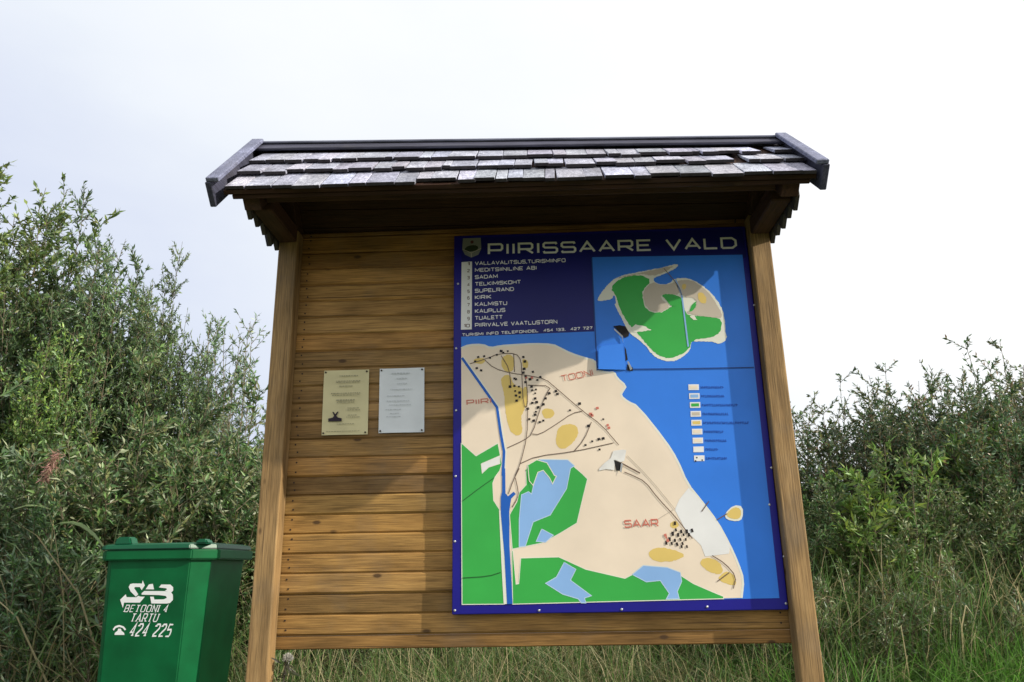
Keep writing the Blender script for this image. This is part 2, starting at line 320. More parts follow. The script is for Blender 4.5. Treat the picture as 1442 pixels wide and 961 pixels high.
# ridge boards
for back in (False, True):
    slab('ridge_board', -1.226, 1.198, .89, 1.008, .026, .038, TRIMX, ROOF, back).color = (.3, .3, .36, 1)
rm = [rp3(x, 1.008, .039) + Vector((0, dy, dz)) for dz in (.001, .012) for (x, dy) in ((-1.226, -.01), (1.198, -.01), (1.198, .085), (-1.226, .085))]
link('ridge_cap', hexa(rm, .003), TRIMX, ROOF).color = (1.0, 1.05, 1.15, 1)
for sx in (-1, 1):
    for back in (False, True):
        a, b2 = (-1.25, -1.195) if sx < 0 else (1.172, 1.222)
        o = slab('verge_cap', a, b2, .2 if back else -.045, 1.03, .044, .062, TRIM, ROOF, back); o.color = (1.25, 1.25, 1.3, 1)
        a, b2 = (-1.255, -1.229) if sx < 0 else (1.2, 1.226)
        slab('barge_board', a, b2, .2 if back else -.05, 1.02, -.06, .0435, TRIM, ROOF, back).color = (.5, .48, .52, 1)
# gable cladding boards with pointed lower ends
for sx in (-1, 1):
    yb = -.462; i = 0
    while yb < -.10:
        y1 = yb + .084; x0 = 1.153; x1 = 1.172
        def topz(y):
            s = (y + .62) / .385 if y < -.235 else (-.47 - y + .62) / .385
            return rp3(sx * 1.16, min(max(s, 0), 1), -.026).z
        zb = Z(1.438 - sx * .022) + random.uniform(-.006, .006)
        prof = [(yb + .002, topz(yb) - .004), (y1 - .002, topz(y1) - .004), (y1 - .002, zb + .035), (yb + .05, zb), (yb + .002, zb + .045)]
        if prof[0][1] < zb + .06: prof[0] = (yb + .002, zb + .06)
        if prof[1][1] < zb + .06: prof[1] = (y1 - .002, zb + .06)
        v = [(sx * x0, y, z) for y, z in prof] + [(sx * x1, y, z) for y, z in prof]; n = 5
        f = [tuple(range(n)), tuple(range(2 * n - 1, n - 1, -1))] + [(i2, n + i2, n + (i2 + 1) % n, (i2 + 1) % n) for i2 in range(n)]
        me = pyd('gable_board', v, f); bm = bmesh.new(); bm.from_mesh(me); bmesh.ops.recalc_face_normals(bm, faces=bm.faces[:]); bmesh.ops.bevel(bm, geom=bm.edges[:], offset=.002, segments=1, affect='EDGES'); bm.to_mesh(me); bm.free()
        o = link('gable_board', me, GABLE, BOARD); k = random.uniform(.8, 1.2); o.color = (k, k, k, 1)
        yb = y1; i += 1
# ---------------------------------------------------------------- map panel
MX0, MX1, MZ0, MZ1, MY = -.3198, 1.0563, -.1825, 1.5241, -.04
PX = planar([(639.54, 332.48), (1049.22, 318.59), (1110.72, 858.92), (636.48, 865.98)], [(MX0, MZ1), (MX1, MZ1), (MX1, MZ0), (MX0, MZ0)])
MAP = tag(empty('map_sign', (0, 0, 0)), 'large blue island map panel with white title screwed to the plank wall', 'map sign')
def ink(name, col, rough=.4): return plain(name, col, rough, .25, .11, 3.5)
I_BORD = ink('print_border_blue', (.012, .010, .24)); I_NAVY = ink('print_navy', (.008, .010, .15)); I_SEA = ink('print_sea_blue', (.035, .215, .82)); I_SEA2 = ink('print_sea_edge', (.03, .165, .66))
I_LAND = ink('print_land_cream', (.86, .73, .585)); I_GREEN = ink('print_forest_green', (.045, .42, .075)); I_LAKE = ink('print_lake_blue', (.27, .48, .84)); I_CANAL = ink('print_canal_blue', (.015, .12, .52))
I_YEL = ink('print_field_yellow', (.76, .56, .17)); I_WHITE = ink('print_white', (.82, .82, .82)); I_ROAD = ink('print_road_brown', (.16, .11, .085)); I_RED = ink('print_red', (.62, .19, .14)); I_BLACK = ink('print_black', (.02, .015, .015))
I_LAKE2 = ink('print_lake_edge', (.5, .68, .86)); I_LGREEN = ink('print_track_green', (.02, .12, .03)); I_LINE = ink('print_inset_line', (.01, .05, .22)); I_COAST = ink('print_coast_cream', (.80, .80, .70)); I_GREY = ink('print_crest_grey', (.23, .24, .23)); I_BEIGE = ink('print_beige', (.58, .51, .42)); I_LEG = ink('print_legend_text', (.012, .07, .38))
link('panel', cbox((MX0, MY, Z(MZ0)), (MX1, -.0045, Z(MZ1)), .003), I_BORD, MAP)
OR = {'F': (0, 0, 1), 'R3': (635, 320, 5.653), 'R4': (820, 320, 4.577), 'R5': (635, 470, 4.804), 'R6': (635, 660, 4.576), 'R7': (830, 600, 3.559), 'R8': (940, 520, 4.367), 'R9': (835, 430, 9.61), 'R0': (830, 610, 10.68), 'RC': (640, 325, 10.118)}
def P2(r, pts):
    ox, oy, s = OR[r]; return [PX(ox + x / s, oy + y / s) for x, y in pts]
def lay(n): return MY - .0004 * n
def area(name, mat, n, *chunks, curve=0):
    pts = []
    for r, q in chunks: pts += P2(r, q)
    if curve: pts = round_poly(pts, curve)
    if name.startswith('inset_') or name == 'field':      # drawn coast and field edges are ragged
        q = []
        for i, a in enumerate(pts):
            b_ = pts[(i + 1) % len(pts)]; k = max(1, int(math.hypot(b_[0] - a[0], b_[1] - a[1]) / .006))
            q += [(a[0] + (b_[0] - a[0]) * j / k + random.uniform(-1, 1) * .0016, a[1] + (b_[1] - a[1]) * j / k + random.uniform(-1, 1) * .0016) for j in range(k)]
        pts = q
    if name in ('forest', 'lake', 'clearing'):             # thin pale outline round each printed area
        v, f = strip(pts + [pts[0]], .0016)
        link(name + '_outline', pyd(name + '_outline', [(p.x, lay(n + .45), Z(p.y)) for p in v], f), I_COAST if name != 'lake' else I_LAKE2, MAP)
    y = lay(n); return link(name, pyd(name, [(x, y, Z(z)) for x, z in pts], [tuple(range(len(pts)))]), mat, MAP)
def lines(name, mat, n, r, polys, wpx, curve=1):
    if name != 'legend_text' and len(polys) > 1:
        for k, q in enumerate(polys): lines(name, mat, n + k * .04, r, [q], wpx, curve)
        return
    V = []; F = []
    for k, q in enumerate(polys):
        pts = P2(r, q)
        if curve: pts = round_poly(pts, curve, False)
        v, f = strip(pts, wpx * .5 / 316); o = len(V); V += [(p.x, lay(n) - k * 1.5e-5, Z(p.y)) for p in v]; F += [tuple(i + o for i in t) for t in f]
    return link(name, pyd(name, V, F), mat, MAP)
def words(name, s, r, p0, p1, hpx, mat, n, hw=.11, gap=.42, shear=0):
    if ' ' in s:            # each word is a piece of its own along the same baseline
        wid = lambda q: sum(GL[ch_][0] + gap for ch_ in q); tot = wid(s) - gap; i = 0
        while i < len(s):
            j = i
            while j < len(s) and s[j] != ' ': j += 1
            if j > i:
                u0, u1 = wid(s[:i]) / tot, (wid(s[:j]) - gap) / tot
                words(name, s[i:j], r, (p0[0] + (p1[0] - p0[0]) * u0, p0[1] + (p1[1] - p0[1]) * u0), (p0[0] + (p1[0] - p0[0]) * u1, p0[1] + (p1[1] - p0[1]) * u1), hpx, mat, n, hw, gap)
            i = j + 1
        return
    """baseline from p0 to p1 (photo pixels of crop r), cap height hpx photo pixels"""
    a, bb = [Vector(q) for q in P2(r, [p0, p1])]; ux = (bb - a).normalized(); uy = Vector((-ux.y, ux.x)); V, F, wd = text2d(s, hw, gap)
    sx = (bb - a).length / wd; sy = hpx / 316.0
    if r != 'F': pass
    v = [a + ux * (x * sx + shear * yv * sy) + uy * (yv * sy) for x, yv, zz in V]
    return link(name, pyd(name, [(p.x, lay(n) - V[i][2], Z(p.y)) for i, p in enumerate(v)], F), mat, MAP)
area('header_field', I_NAVY, 1, ('F', [(650, 336), (1045, 322), (1051, 362), (838, 472), (650, 476)]))
area('sea', I_SEA, 2, ('F', [(649.5, 474.5), (837, 467), (834, 362.5), (1045.5, 359), (1097.5, 842.5), (650, 851.5)]))
#area('sea_edge', I_SEA2, 3, ('F', [(1060, 519), (1066, 519), (1097, 842), (1066, 842.5)]))
coast = [('R5', [(70, 100), (120, 78), (215, 75), (270, 100), (330, 85), (430, 78), (560, 70), (690, 75), (740, 100), (810, 135), (900, 165), (980, 185), (985, 252), (1060, 265), (1105, 262), (1120, 300), (1185, 355), (1165, 385), (1145, 420), (1200, 465), (1262, 490)]),
         ('R7', [(380, 75), (440, 170), (490, 290), (560, 375), (640, 480), (700, 590), (745, 690), (772, 770), (762, 862)])]
area('land', I_LAND, 4, *coast, ('R6', [(72, 878)]))
cp = [q for q in coast]
pts = P2(*coast[0]) + P2(*coast[1]); v, f = strip(round_poly(pts, 1, False), .0045)
link('coastline', pyd('coastline', [(p.x, lay(4.6), Z(p.y)) for p in v], f), I_COAST, MAP)
area('forest', I_GREEN, 5, ('R5', [(70, 740), (170, 828), (318, 742), (345, 880)]), ('R6', [(315, 15), (285, 55), (270, 95), (275, 205), (320, 275), (335, 600), (345, 874), (72, 876)]))
area('forest', I_GREEN, 5, ('R6', [(482, 10), (485, 105), (440, 155), (425, 215), (385, 285), (378, 300), (395, 520), (590, 480), (700, 420), (812, 352), (850, 190), (880, 68)]), ('R5', [(890, 950), (820, 890), (700, 850), (590, 850), (520, 890), (505, 930)]))
area('forest', I_GREEN, 5, ('R6', [(392, 530), (400, 530), (420, 745), (437, 742), (450, 577), (695, 570), (870, 650), (1121, 708)]), ('R7', [(215, 745), (300, 760), (450, 745), (520, 790), (600, 825), (672, 855), (672, 866)]), ('R6', [(398, 874)]))
area('clearing', I_WHITE, 6, ('R5', [(205, 882), (330, 828), (332, 880), (255, 905), (212, 945)]))
area('lake', I_LAKE, 6, ('R5', [(600, 853), (790, 855), (835, 895)]), ('R6', [(770, 0), (745, 130), (640, 300), (530, 345), (480, 500), (440, 505), (440, 330), (455, 170), (500, 150), (520, 165), (545, 50), (575, 0)]))
area('forest', I_GREEN, 7, ('R5', [(520, 890), (580, 855), (650, 875), (700, 961)]), ('R6', [(680, 50), (655, 100), (635, 60), (595, 12), (560, 25), (530, 110), (505, 80)]))
area('lake', I_LAKE, 6, ('R6', [(585, 390), (660, 430), (610, 475), (550, 470)]))
area('lake', I_LAKE, 6, ('R6', [(730, 605), (805, 650), (770, 720), (905, 820), (860, 835), (870, 866), (840, 866), (820, 840), (720, 810), (610, 740), (680, 700)]))
area('lake', I_LAKE, 6, ('R7', [(215, 745), (270, 700), (390, 710), (455, 735), (462, 780), (440, 830), (450, 866), (385, 868), (400, 840), (355, 775), (285, 782)]))
lines('canal_bank', I_COAST, 7, 'R5', [[(78, 165), (318, 500), (345, 680), (366, 800), (356, 940)]], 5.5, 0)
lines('canal', I_CANAL, 8, 'R5', [[(75, 165), (312, 500), (338, 680), (360, 800), (352, 961)]], 3.6, 0)
area('canal_bank', I_COAST, 7, ('R6', [(310, 270), (345, 270), (365, 560), (385, 872), (340, 874), (325, 600)]))
area('canal', I_CANAL, 8.4, ('R6', [(330, 0), (350, 0), (352, 160), (368, 180), (405, 150), (418, 165), (388, 195), (376, 280), (378, 500), (398, 872), (362, 874), (345, 560), (322, 290), (322, 185), (330, 150)]))
for q in ([(340, 150), (430, 140), (425, 270), (345, 250)], [(330, 300), (400, 270), (420, 350), (500, 370), (515, 480), (470, 560), (490, 690), (410, 690), (370, 560), (360, 400)], [(610, 510), (690, 505), (705, 560), (630, 585)], [(715, 640), (790, 608), (862, 625), (860, 700), (780, 785), (708, 770)], [(480, 165), (525, 185), (520, 240), (485, 235)], [(150, 170), (235, 165), (225, 205), (160, 205)], [(488, 360), (520, 360), (520, 510), (490, 490)]):
    area('field', I_YEL, 5 if q[0] != (488, 360) else 5.4, ('R5', q), curve=2)
for q in ([(285, 642), (340, 600), (490, 640), (440, 677), (330, 684)], [(545, 690), (580, 655), (655, 680), (675, 745), (610, 740)], [(635, 770), (680, 725), (725, 745), (738, 805), (700, 795)], [(400, 490), (440, 470), (450, 510), (410, 515)]):
    area('field', I_YEL, 5, ('R7', q), curve=2)
area('islet_shore', I_COAST, 5, ('R7', [(676, 442), (722, 396), (770, 404), (768, 465), (742, 480), (686, 470)]), curve=1)
area('islet', I_YEL, 6, ('R7', [(686, 440), (725, 405), (758, 415), (760, 455), (738, 470), (694, 460)]), curve=1)
area('bare_patch', I_WHITE, 5.5, ('R7', [(428, 420), (450, 370), (497, 310), (560, 378), (640, 484), (705, 600), (700, 640), (580, 655), (560, 600), (480, 520)]))
lines('road', I_ROAD, 9, 'R5', [[(130, 205), (230, 175), (330, 135), (440, 135), (475, 180), (480, 280), (490, 490), (520, 500), (515, 350), (500, 290)], [(230, 180), (290, 235), (400, 268), (530, 285), (640, 310), (700, 360), (890, 525), (1020, 620), (1135, 755)], [(425, 140), (430, 260)], [(340, 150), (395, 240), (405, 350)], [(520, 350), (680, 355), (640, 420), (600, 520), (550, 680), (500, 720), (380, 775)], [(520, 500), (515, 700), (470, 880), (435, 961)], [(550, 680), (600, 685), (720, 610), (820, 540), (890, 525)], [(470, 880), (580, 830), (830, 800), (1100, 740)], [(950, 600), (900, 720), (830, 800)]], 1.05)
lines('road', I_ROAD, 9.2, 'R6', [[(440, 0), (400, 80), (370, 165)], [(415, 60), (435, 150), (430, 190), (395, 250)]], 1.1)
lines('forest_track', I_LGREEN, 9, 'R6', [[(75, 210), (180, 130), (280, 60)], [(75, 705), (240, 695), (320, 670)]], 1.0)
lines('road', I_ROAD, 9.4, 'R7', [[(175, 232), (215, 248), (280, 280), (340, 360), (430, 455), (515, 565)], [(615, 650), (680, 690), (735, 755), (720, 815)], [(640, 780), (700, 735)], [(562, 430), (598, 378)], [(640, 470), (690, 440)]], 1.2)
lines('faint_track', I_BEIGE, 8.8, 'R7', [[(190, 150), (300, 260), (430, 420)], [(340, 470), (420, 420)]], 1.0)
def dots(name, mat, n, r, pts, wpx, hpx, ang=0.4):
    V = []; F = []
    for i, q in enumerate(pts):
        x, z = P2(r, [q])[0]; a = ang * (random.random() - .3); k = random.uniform(.8, 1.3) / 632; o = len(V)
        for dx, dz in ((-wpx, -hpx), (wpx, -hpx), (wpx, hpx), (-wpx, hpx)):
            V.append((x + (dx * math.cos(a) - dz * math.sin(a)) * k, lay(n), Z(z + (dx * math.sin(a) + dz * math.cos(a)) * k)))
        F.append((o, o + 1, o + 2, o + 3))
    return tag(link(name, pyd(name, V, F), mat, MAP), kind='stuff')
dots('houses', I_BLACK, 10, 'R5', [(165, 190), (185, 160), (225, 155), (175, 235), (205, 250), (355, 130), (385, 120), (490, 160), (500, 190), (495, 240), (555, 260), (585, 315), (605, 295), (535, 310), (505, 330), (430, 305), (440, 310), (400, 360), (430, 355), (460, 360), (435, 390), (440, 420), (465, 400), (465, 430), (445, 455), (490, 265), (575, 380), (570, 405), (570, 440), (550, 470), (580, 465), (665, 405), (640, 440), (625, 480), (590, 500), (575, 530), (570, 550), (530, 580), (560, 590), (600, 600), (625, 590), (710, 390), (720, 410), (870, 475), (805, 520), (930, 625), (1030, 580), (910, 755), (955, 730), (1000, 715), (1030, 710), (1005, 785), (310, 145), (265, 165), (340, 120), (505, 290), (545, 360), (550, 385), (520, 510)], 3.2, 2.8)
dots('red_houses', I_RED, 10, 'R5', [(990, 505), (955, 555), (1060, 620), (1068, 638), (510, 300), (548, 300), (945, 545)], 3.5, 3)
hs = [(385 + 27 * i + 16 * j, 590 - 22 * j + random.uniform(-6, 6) - 3 * i * 0) for j in range(4) for i in range(4)]
dots('houses', I_BLACK, 10, 'R7', hs + [(428, 488), (462, 605), (488, 605)], 2.6, 4.2)
dots('red_houses', I_RED, 10.3, 'R7', [(385, 560), (392, 575), (380, 548)], 3, 3)
words('lettering', 'PIIRI', 'R5', (110, 482), (272, 468), 6.2, I_RED, 10, .09, .35)
words('lettering', 'TOONI', 'R5', (752, 325), (962, 282), 8.2, I_RED, 10, .07, .3)
words('lettering', 'SAAR', 'R7', (178, 508), (345, 502), 8.6, I_RED, 10, .1, .35)
# legend
for i, cc in enumerate((I_LAND, I_LAKE, I_GREEN, I_BEIGE, I_YEL, I_LAND, I_LAND, I_WHITE, I_WHITE)):
    x = 128 + 4.3 * i; y = 95 + 54.6 * i
    area('legend_swatch', I_WHITE, 5, ('R8', [(x, y), (x + 64, y - 1), (x + 65, y + 34), (x + 1, y + 35)]))
    if cc is not I_WHITE: area('legend_fill', cc, 6, ('R8', [(x + 8, y + 8), (x + 56, y + 7), (x + 57, y + 26), (x + 9, y + 27)]))
    e = (345, 345, 430, 375, 500, 345, 360, 310, 365)[i]; q = x + 77; dd = []
    while q < e:
        wd = random.uniform(5, 9); dd += [[(q, y + 25), (q, y + 10)], [(q, y + 12 + random.choice((0, 6, 12))), (q + wd, y + 12 + random.choice((0, 6, 12)))]]; q += wd + 4
    lines('legend_text', I_LEG, 5, 'R8', dd, .8, 0)
dots('legend_mark', I_BLACK, 6, 'R8', [(180, 545), (213, 560), (172, 566)], 2.2, 2.2)
# inset map of the whole island
area('inset_shore', I_COAST, 4, ('R4', [(92, 470), (150, 385), (225, 318), (400, 283), (530, 260), (612, 234), (617, 258), (540, 300), (462, 325), (458, 350), (500, 372), (560, 367), (590, 333), (680, 328), (760, 366), (835, 428), (888, 498), (916, 578), (920, 660), (934, 725), (885, 757), (840, 738), (735, 738), (702, 733), (694, 800), (612, 864), (530, 868), (448, 824), (396, 748), (296, 684), (261, 602), (206, 502), (220, 490), (205, 430), (190, 467), (110, 478)]), curve=1)
area('inset_forest', I_GREEN, 5, ('R4', [(180, 395), (240, 330), (370, 305), (450, 345), (385, 410), (390, 470), (410, 535), (490, 560), (570, 520), (640, 450), (665, 560), (700, 572), (840, 580), (900, 597), (893, 680), (825, 715), (705, 728), (690, 790), (600, 842), (520, 845), (440, 790), (365, 692), (290, 620), (240, 520), (215, 440)]), curve=1)
area('inset_meadow', I_BEIGE, 6, ('R4', [(450, 352), (500, 375), (570, 368), (600, 350), (640, 440), (520, 430), (500, 460), (575, 510), (500, 555), (410, 530), (385, 420)]), curve=1)
area('inset_meadow', I_BEIGE, 6, ('R4', [(595, 348), (690, 338), (760, 375), (835, 445), (905, 570), (890, 588), (780, 578), (670, 556), (682, 540), (735, 525), (735, 460), (640, 450)]), curve=1)
area('inset_meadow', I_BEIGE, 6, ('R4', [(235, 325), (400, 292), (600, 244), (535, 292), (450, 318), (380, 300), (240, 332)]), curve=1)
area('inset_forest', I_GREEN, 7, ('R4', [(690, 545), (705, 500), (735, 478), (730, 520), (705, 545)]))
area('inset_forest', I_GREEN, 7, ('R4', [(505, 440), (560, 430), (640, 452), (640, 480), (600, 520), (560, 500), (540, 470)]), curve=1)
area('inset_field', I_YEL, 7, ('R4', [(640, 370), (670, 365), (665, 400), (645, 405)]), curve=1)
area('inset_field', I_YEL, 7, ('R4', [(740, 425), (775, 420), (805, 470), (790, 500), (750, 480)]), curve=1)
area('inset_clearing', I_COAST, 6, ('R4', [(315, 650), (345, 628), (400, 640), (445, 665), (380, 675), (330, 680)]))
area('inset_clearing', I_COAST, 7, ('R4', [(690, 575), (720, 570), (740, 600), (715, 598)]))
lines('inset_canal', I_LAKE, 8, 'R4', [[(600, 340), (640, 430), (652, 530), (682, 772)]], 2.2)
lines('inset_road', I_ROAD, 8.3, 'R4', [[(525, 268), (580, 330), (630, 400), (638, 440)]], 1.0)
lines('inset_frame_line', I_LINE, 9, 'R4', [[(60, 200), (95, 920), (600, 915), (1105, 906)]], 1.6, 0)
# crest and heading
area('crest', I_GREY, 3, ('RC', [(122, 112), (375, 104), (382, 262), (340, 345), (240, 386), (150, 345), (110, 272)]), curve=0)
area('crest_band', ink('print_crest_dark', (.035, .05, .03)), 4, ('RC', [(140, 265), (190, 220), (290, 205), (345, 235), (320, 285), (240, 300), (160, 305)]), curve=1)
area('crest_mark', ink('print_crest_red', (.12, .03, .04)), 4, ('RC', [(225, 150), (270, 140), (275, 180), (235, 190)]), curve=1)
lines('crest_outline', I_BEIGE, 4.5, 'RC', [[(122, 270), (240, 320), (375, 258)], [(240, 320), (242, 380)]], .7, 0)
words('title_lettering', 'PIIRISSAARE VALD', 'F', (688.5, 358.2), (1036.5, 349.2), 15.6, I_WHITE, 3, .10, .42)
area('number_strip', I_WHITE, 3, ('R3', [(85, 280), (168, 275), (166, 815), (80, 818)]))
for i, (s, x1, y0, y1) in enumerate([('VALLAVALITSUS,TURISMIINFO', 910, 302, 277), ('MEDITSIINILINE ABI', 680, 356, 337), ('SADAM', 370, 412, 404), ('TELKIMISKOHT', 555, 467, 449), ('SUPELRAND', 500, 521, 506), ('KIRIK', 320, 573, 567), ('KALMISTU', 445, 628, 618), ('KAUPLUS', 430, 683, 673), ('TUALETT', 410, 738, 729), ('PIIRIVALVE VAATLUSTORN', 845, 794, 766)]):
    words('list_lettering', s, 'R3', (194, y0), (x1, y1), 4.9, I_WHITE, 3, .12, .4)
    num = str(i + 1); words('list_number', num, 'R3', (132 if i < 9 else 105, y0 + 3), (148, y0 + 2.5), 4.2, I_ROAD, 4, .12, .3)
words('list_lettering', 'TURISMI INFO TELEFONIDEL  454 133,  427 727', 'R3', (92, 868), (1125, 812), 3.5, I_WHITE, 3, .13, .45)
# torn places
HOLE = plain('torn_core_dark', (.03, .028, .03), .9, .1); CORE = plain('bare_core_white', (.80, .79, .77), .7, .2)
area('tear', HOLE, 10, ('R9', [(275, 288), (360, 275), (440, 290), (490, 380), (480, 425), (425, 445), (380, 395)]))
area('tear', HOLE, 10, ('R9', [(425, 560), (445, 600), (470, 740), (440, 760)]))
area('tear', HOLE, 10, ('R9', [(455, 800), (540, 850), (535, 895), (465, 885)]))
def flap(name, mat, r, pts, rise):
    """lifted piece of the printed skin: each corner has its own height off the sheet (mm)"""
    q = P2(r, pts); n = len(q); v = [(x, lay(11) - h * .001, Z(z)) for (x, z), h in zip(q, rise)]
    v += [(x, yy + .0009, z) for x, yy, z in v]
    f = [tuple(range(n)), tuple(range(2 * n - 1, n - 1, -1))] + [(i, (i + 1) % n, n + (i + 1) % n, n + i) for i in range(n)]
    return link(name, pyd(name, v, f), mat, MAP)
flap('peeled_flap', I_SEA, 'R9', [(70, 570), (400, 525), (430, 700), (445, 878), (72, 880)], [12, 0, 0, 0, 14])
flap('curled_edge', CORE, 'R9', [(285, 318), (400, 425), (408, 520), (390, 440), (285, 335)], [2, 6, 1, 0, 0])
flap('curled_edge', CORE, 'R9', [(462, 770), (480, 765), (530, 868), (505, 885)], [1, 4, 5, 1])
area('bare_patch', CORE, 10, ('R0', [(360, 270), (500, 250), (555, 262), (525, 420), (470, 440), (380, 405), (375, 560), (250, 545), (150, 568), (145, 540), (225, 455), (320, 380)]))
area('tear', HOLE, 11, ('R0', [(368, 408), (475, 450), (458, 572), (402, 566)]))
flap('curled_edge', CORE, 'R0', [(475, 455), (500, 470), (480, 600), (455, 580)], [1, 5, 5, 1])
lines('crack', I_ROAD, 11, 'R0', [[(470, 450), (600, 520), (760, 605)]], 1.8)
# panel screws
bm = bmesh.new(); bmesh.ops.create_uvsphere(bm, u_segments=10, v_segments=5, radius=.0055); bmesh.ops.scale(bm, vec=(1, .45, 1), verts=bm.verts[:]); sm = bpy.data.meshes.new('screw'); bm.to_mesh(sm); bm.free(); smooth(sm); sm.materials.append(STEEL)
for r, q in (('R6', (25, 915)), ('R6', (568, 915)), ('R6', (1100, 908)), ('R7', (590, 907)), ('R6', (30, 50)), ('R6', (25, 470)), ('R5', (35, 100)), ('R5', (35, 520)), ('R7', (912, 210)), ('R7', (902, 395)), ('R7', (985, 890)), ('R7', (975, 655)), ('F', (1062, 430)), ('F', (645, 400))):
    x, z = P2(r, [q])[0]; o = link('screw', sm, None, MAP); o.location = (x, MY - .0012, Z(z))
# ---------------------------------------------------------------- paper notices
PAPER_Y = plain('yellowed_paper', (.66, .60, .36), .75, .2, .12, 9); PAPER_W = plain('white_paper', (.72, .76, .80), .45, .4, .1, 7); TYPE = plain('faded_type', (.34, .32, .22), .8, .1); TYPE2 = plain('faded_grey_type', (.50, .53, .56), .8, .1); PICT = plain('dark_picture_ink', (.045, .035, .05), .8, .1)
def sheet(name, x0, x1, z0, z1, skew, mat):
    nx_, nz = 8, 10; v = []
    rr = random.Random(len(name) + int(x0 * 100))
    for j in range(nz + 1):
        for i in range(nx_ + 1):
            u, q = i / nx_, j / nz; edge = min(u, 1 - u, q, 1 - q)
            v.append((x0 + (x1 - x0) * u + skew * q, -.0075 - .0015 * math.sin(5 * u + 3 * q) * (1 - edge) - .004 * max(0, .12 - edge) * 4 * (.4 + .6 * abs(math.sin(6 * q + 4 * u))), Z(z0 + (z1 - z0) * q)))
    f = [(j * (nx_ + 1) + i, j * (nx_ + 1) + i + 1, (j + 1) * (nx_ + 1) + i + 1, (j + 1) * (nx_ + 1) + i) for j in range(nz) for i in range(nx_)]
    n = len(v); v2 = [(a, y + .0005, z) for a, y, z in v]; f2 = [tuple(reversed([k + n for k in q])) for q in f]
    return smooth(pyd(name, v + v2, f + f2))
def paper(label, x0, x1, z0, z1, skew, mat, tmat, pic, lns, seed):
    root = tag(empty('paper_notice', (0, 0, 0)), label, 'notice')
    link('sheet', sheet('sheet', x0, x1, z0, z1, skew, mat), mat, root)
    rr = random.Random(seed); V = []; F = []
    for (u, q, wl, th) in lns:
        a = u - wl / 2
        while a < u + wl / 2:
            wd = rr.uniform(.015, .06); o = len(V)
            for dx, dz in ((0, 0), (wd, 0), (wd, th), (0, th)):
                uu = a + dx; V.append((x0 + (x1 - x0) * uu + skew * q, -.0135, Z(z0 + (z1 - z0) * (q + dz))))
            F.append((o, o + 1, o + 2, o + 3)); a += wd + .014
    link('printed_lines', pyd('printed_lines', V, F), tmat, root)
    if pic:
        def pq(u, q): return (x0 + (x1 - x0) * u + skew * q, -.014, Z(z0 + (z1 - z0) * q))
        pv = [pq(*p) for p in ((.14, .205), (.43, .205), (.43, .25), (.35, .262), (.31, .29), (.36, .35), (.33, .352), (.285, .31), (.25, .352), (.22, .35), (.265, .29), (.23, .262), (.14, .25))]
        link('small_drawing', pyd('small_drawing', pv, [tuple(range(len(pv)))]), PICT, root)
    for u, q in ((.04, .03), (.95, .03), (.95, .97), (.04, .97)):
        o = link('pin', nail_me, None, root); o.location = (x0 + (x1 - x0) * u + skew * q, -.0135, Z(z0 + (z1 - z0) * q))
L1 = [(.55, .90, .4, .014), (.55, .82, .55, .012), (.53, .80, .5, .010), (.5, .74, .3, .012), (.5, .63, .65, .012), (.5, .60, .6, .010), (.5, .52, .4, .018), (.5, .49, .38, .012), (.66, .40, .22, .010), (.66, .37, .3, .010), (.66, .29, .2, .010), (.67, .26, .28, .010), (.5, .16, .35, .009), (.45, .05, .7, .008)]
L2 = [(.47, .91, .4, .014), (.48, .83, .2, .010), (.5, .75, .2, .010), (.5, .66, .5, .010), (.35, .56, .35, .009), (.42, .48, .5, .009), (.45, .42, .45, .009), (.3, .35, .3, .009), (.35, .29, .2, .009), (.32, .24, .3, .009)]
paper('yellowed paper notice with small dark drawing pinned to the planks', -.917, -.708, .584, .884, -.004, PAPER_Y, TYPE, True, L1, 3)
paper('white paper notice in plastic pinned to planks next to blue map', -.659, -.453, .588, .886, -.004, PAPER_W, TYPE2, False, L2, 5)
# ---------------------------------------------------------------- wheelie bin
BINM = plain('green_bin_plastic', (.0025, .11, .034), .42, .18, .28, 7); BINL = plain('green_lid_plastic', (.004, .092, .04), .36, .3, .12, 9); LET = plain('white_bin_print', (.80, .82, .82), .5, .3, .05); RUBB = plain('black_rubber', (.02, .02, .02), .8, .2)
BX0, BX1, BY0, BY1 = -.028 - 1.789, -1.3274, -.11, .39
BIN = tag(empty('wheelie_bin', ((BX0 + BX1) / 2, .2, 0)), 'green plastic wheelie bin with white lettering beside the wooden post', 'bin')
def oct_ring(x0, x1, y0, y1, z, ch, cb=.03):
    return [(x0 + cb, y0, z), (x1 - ch, y0, z), (x1, y0 + ch, z), (x1, y1 - cb, z), (x1 - cb, y1, z), (x0 + cb, y1, z), (x0, y1 - cb, z), (x0, y0 + cb, z)]
def rings(name, rs, mat, parent, cap=(True, True), bev=.004):
    bm = bmesh.new(); VV = [[bm.verts.new(p) for p in r] for r in rs]; n = len(rs[0])
    for a, b_ in zip(VV, VV[1:]):
        for i in range(n): bm.faces.new((a[i], a[(i + 1) % n], b_[(i + 1) % n], b_[i]))
    if cap[0]: bm.faces.new(VV[0][::-1])
    if cap[1]: bm.faces.new(VV[-1])
    bmesh.ops.recalc_face_normals(bm, faces=bm.faces[:])
    if bev: bmesh.ops.bevel(bm, geom=bm.edges[:], offset=bev, segments=2, affect='EDGES', clamp_overlap=True)
    me = bpy.data.meshes.new(name); bm.to_mesh(me); bm.free(); o = link(name, me, mat); o.parent = parent; o.matrix_parent_inverse = Matrix.Translation(-Vector(parent.location)); return o
def body_ring(t, z):        # t 0 top .. 1 bottom
    k = t * .055; return oct_ring(BX0 + .02 + k * .35, BX1 - .035 - k * .55, BY0 + .022 + k * .6, BY1 - .02 - k, z, .062)
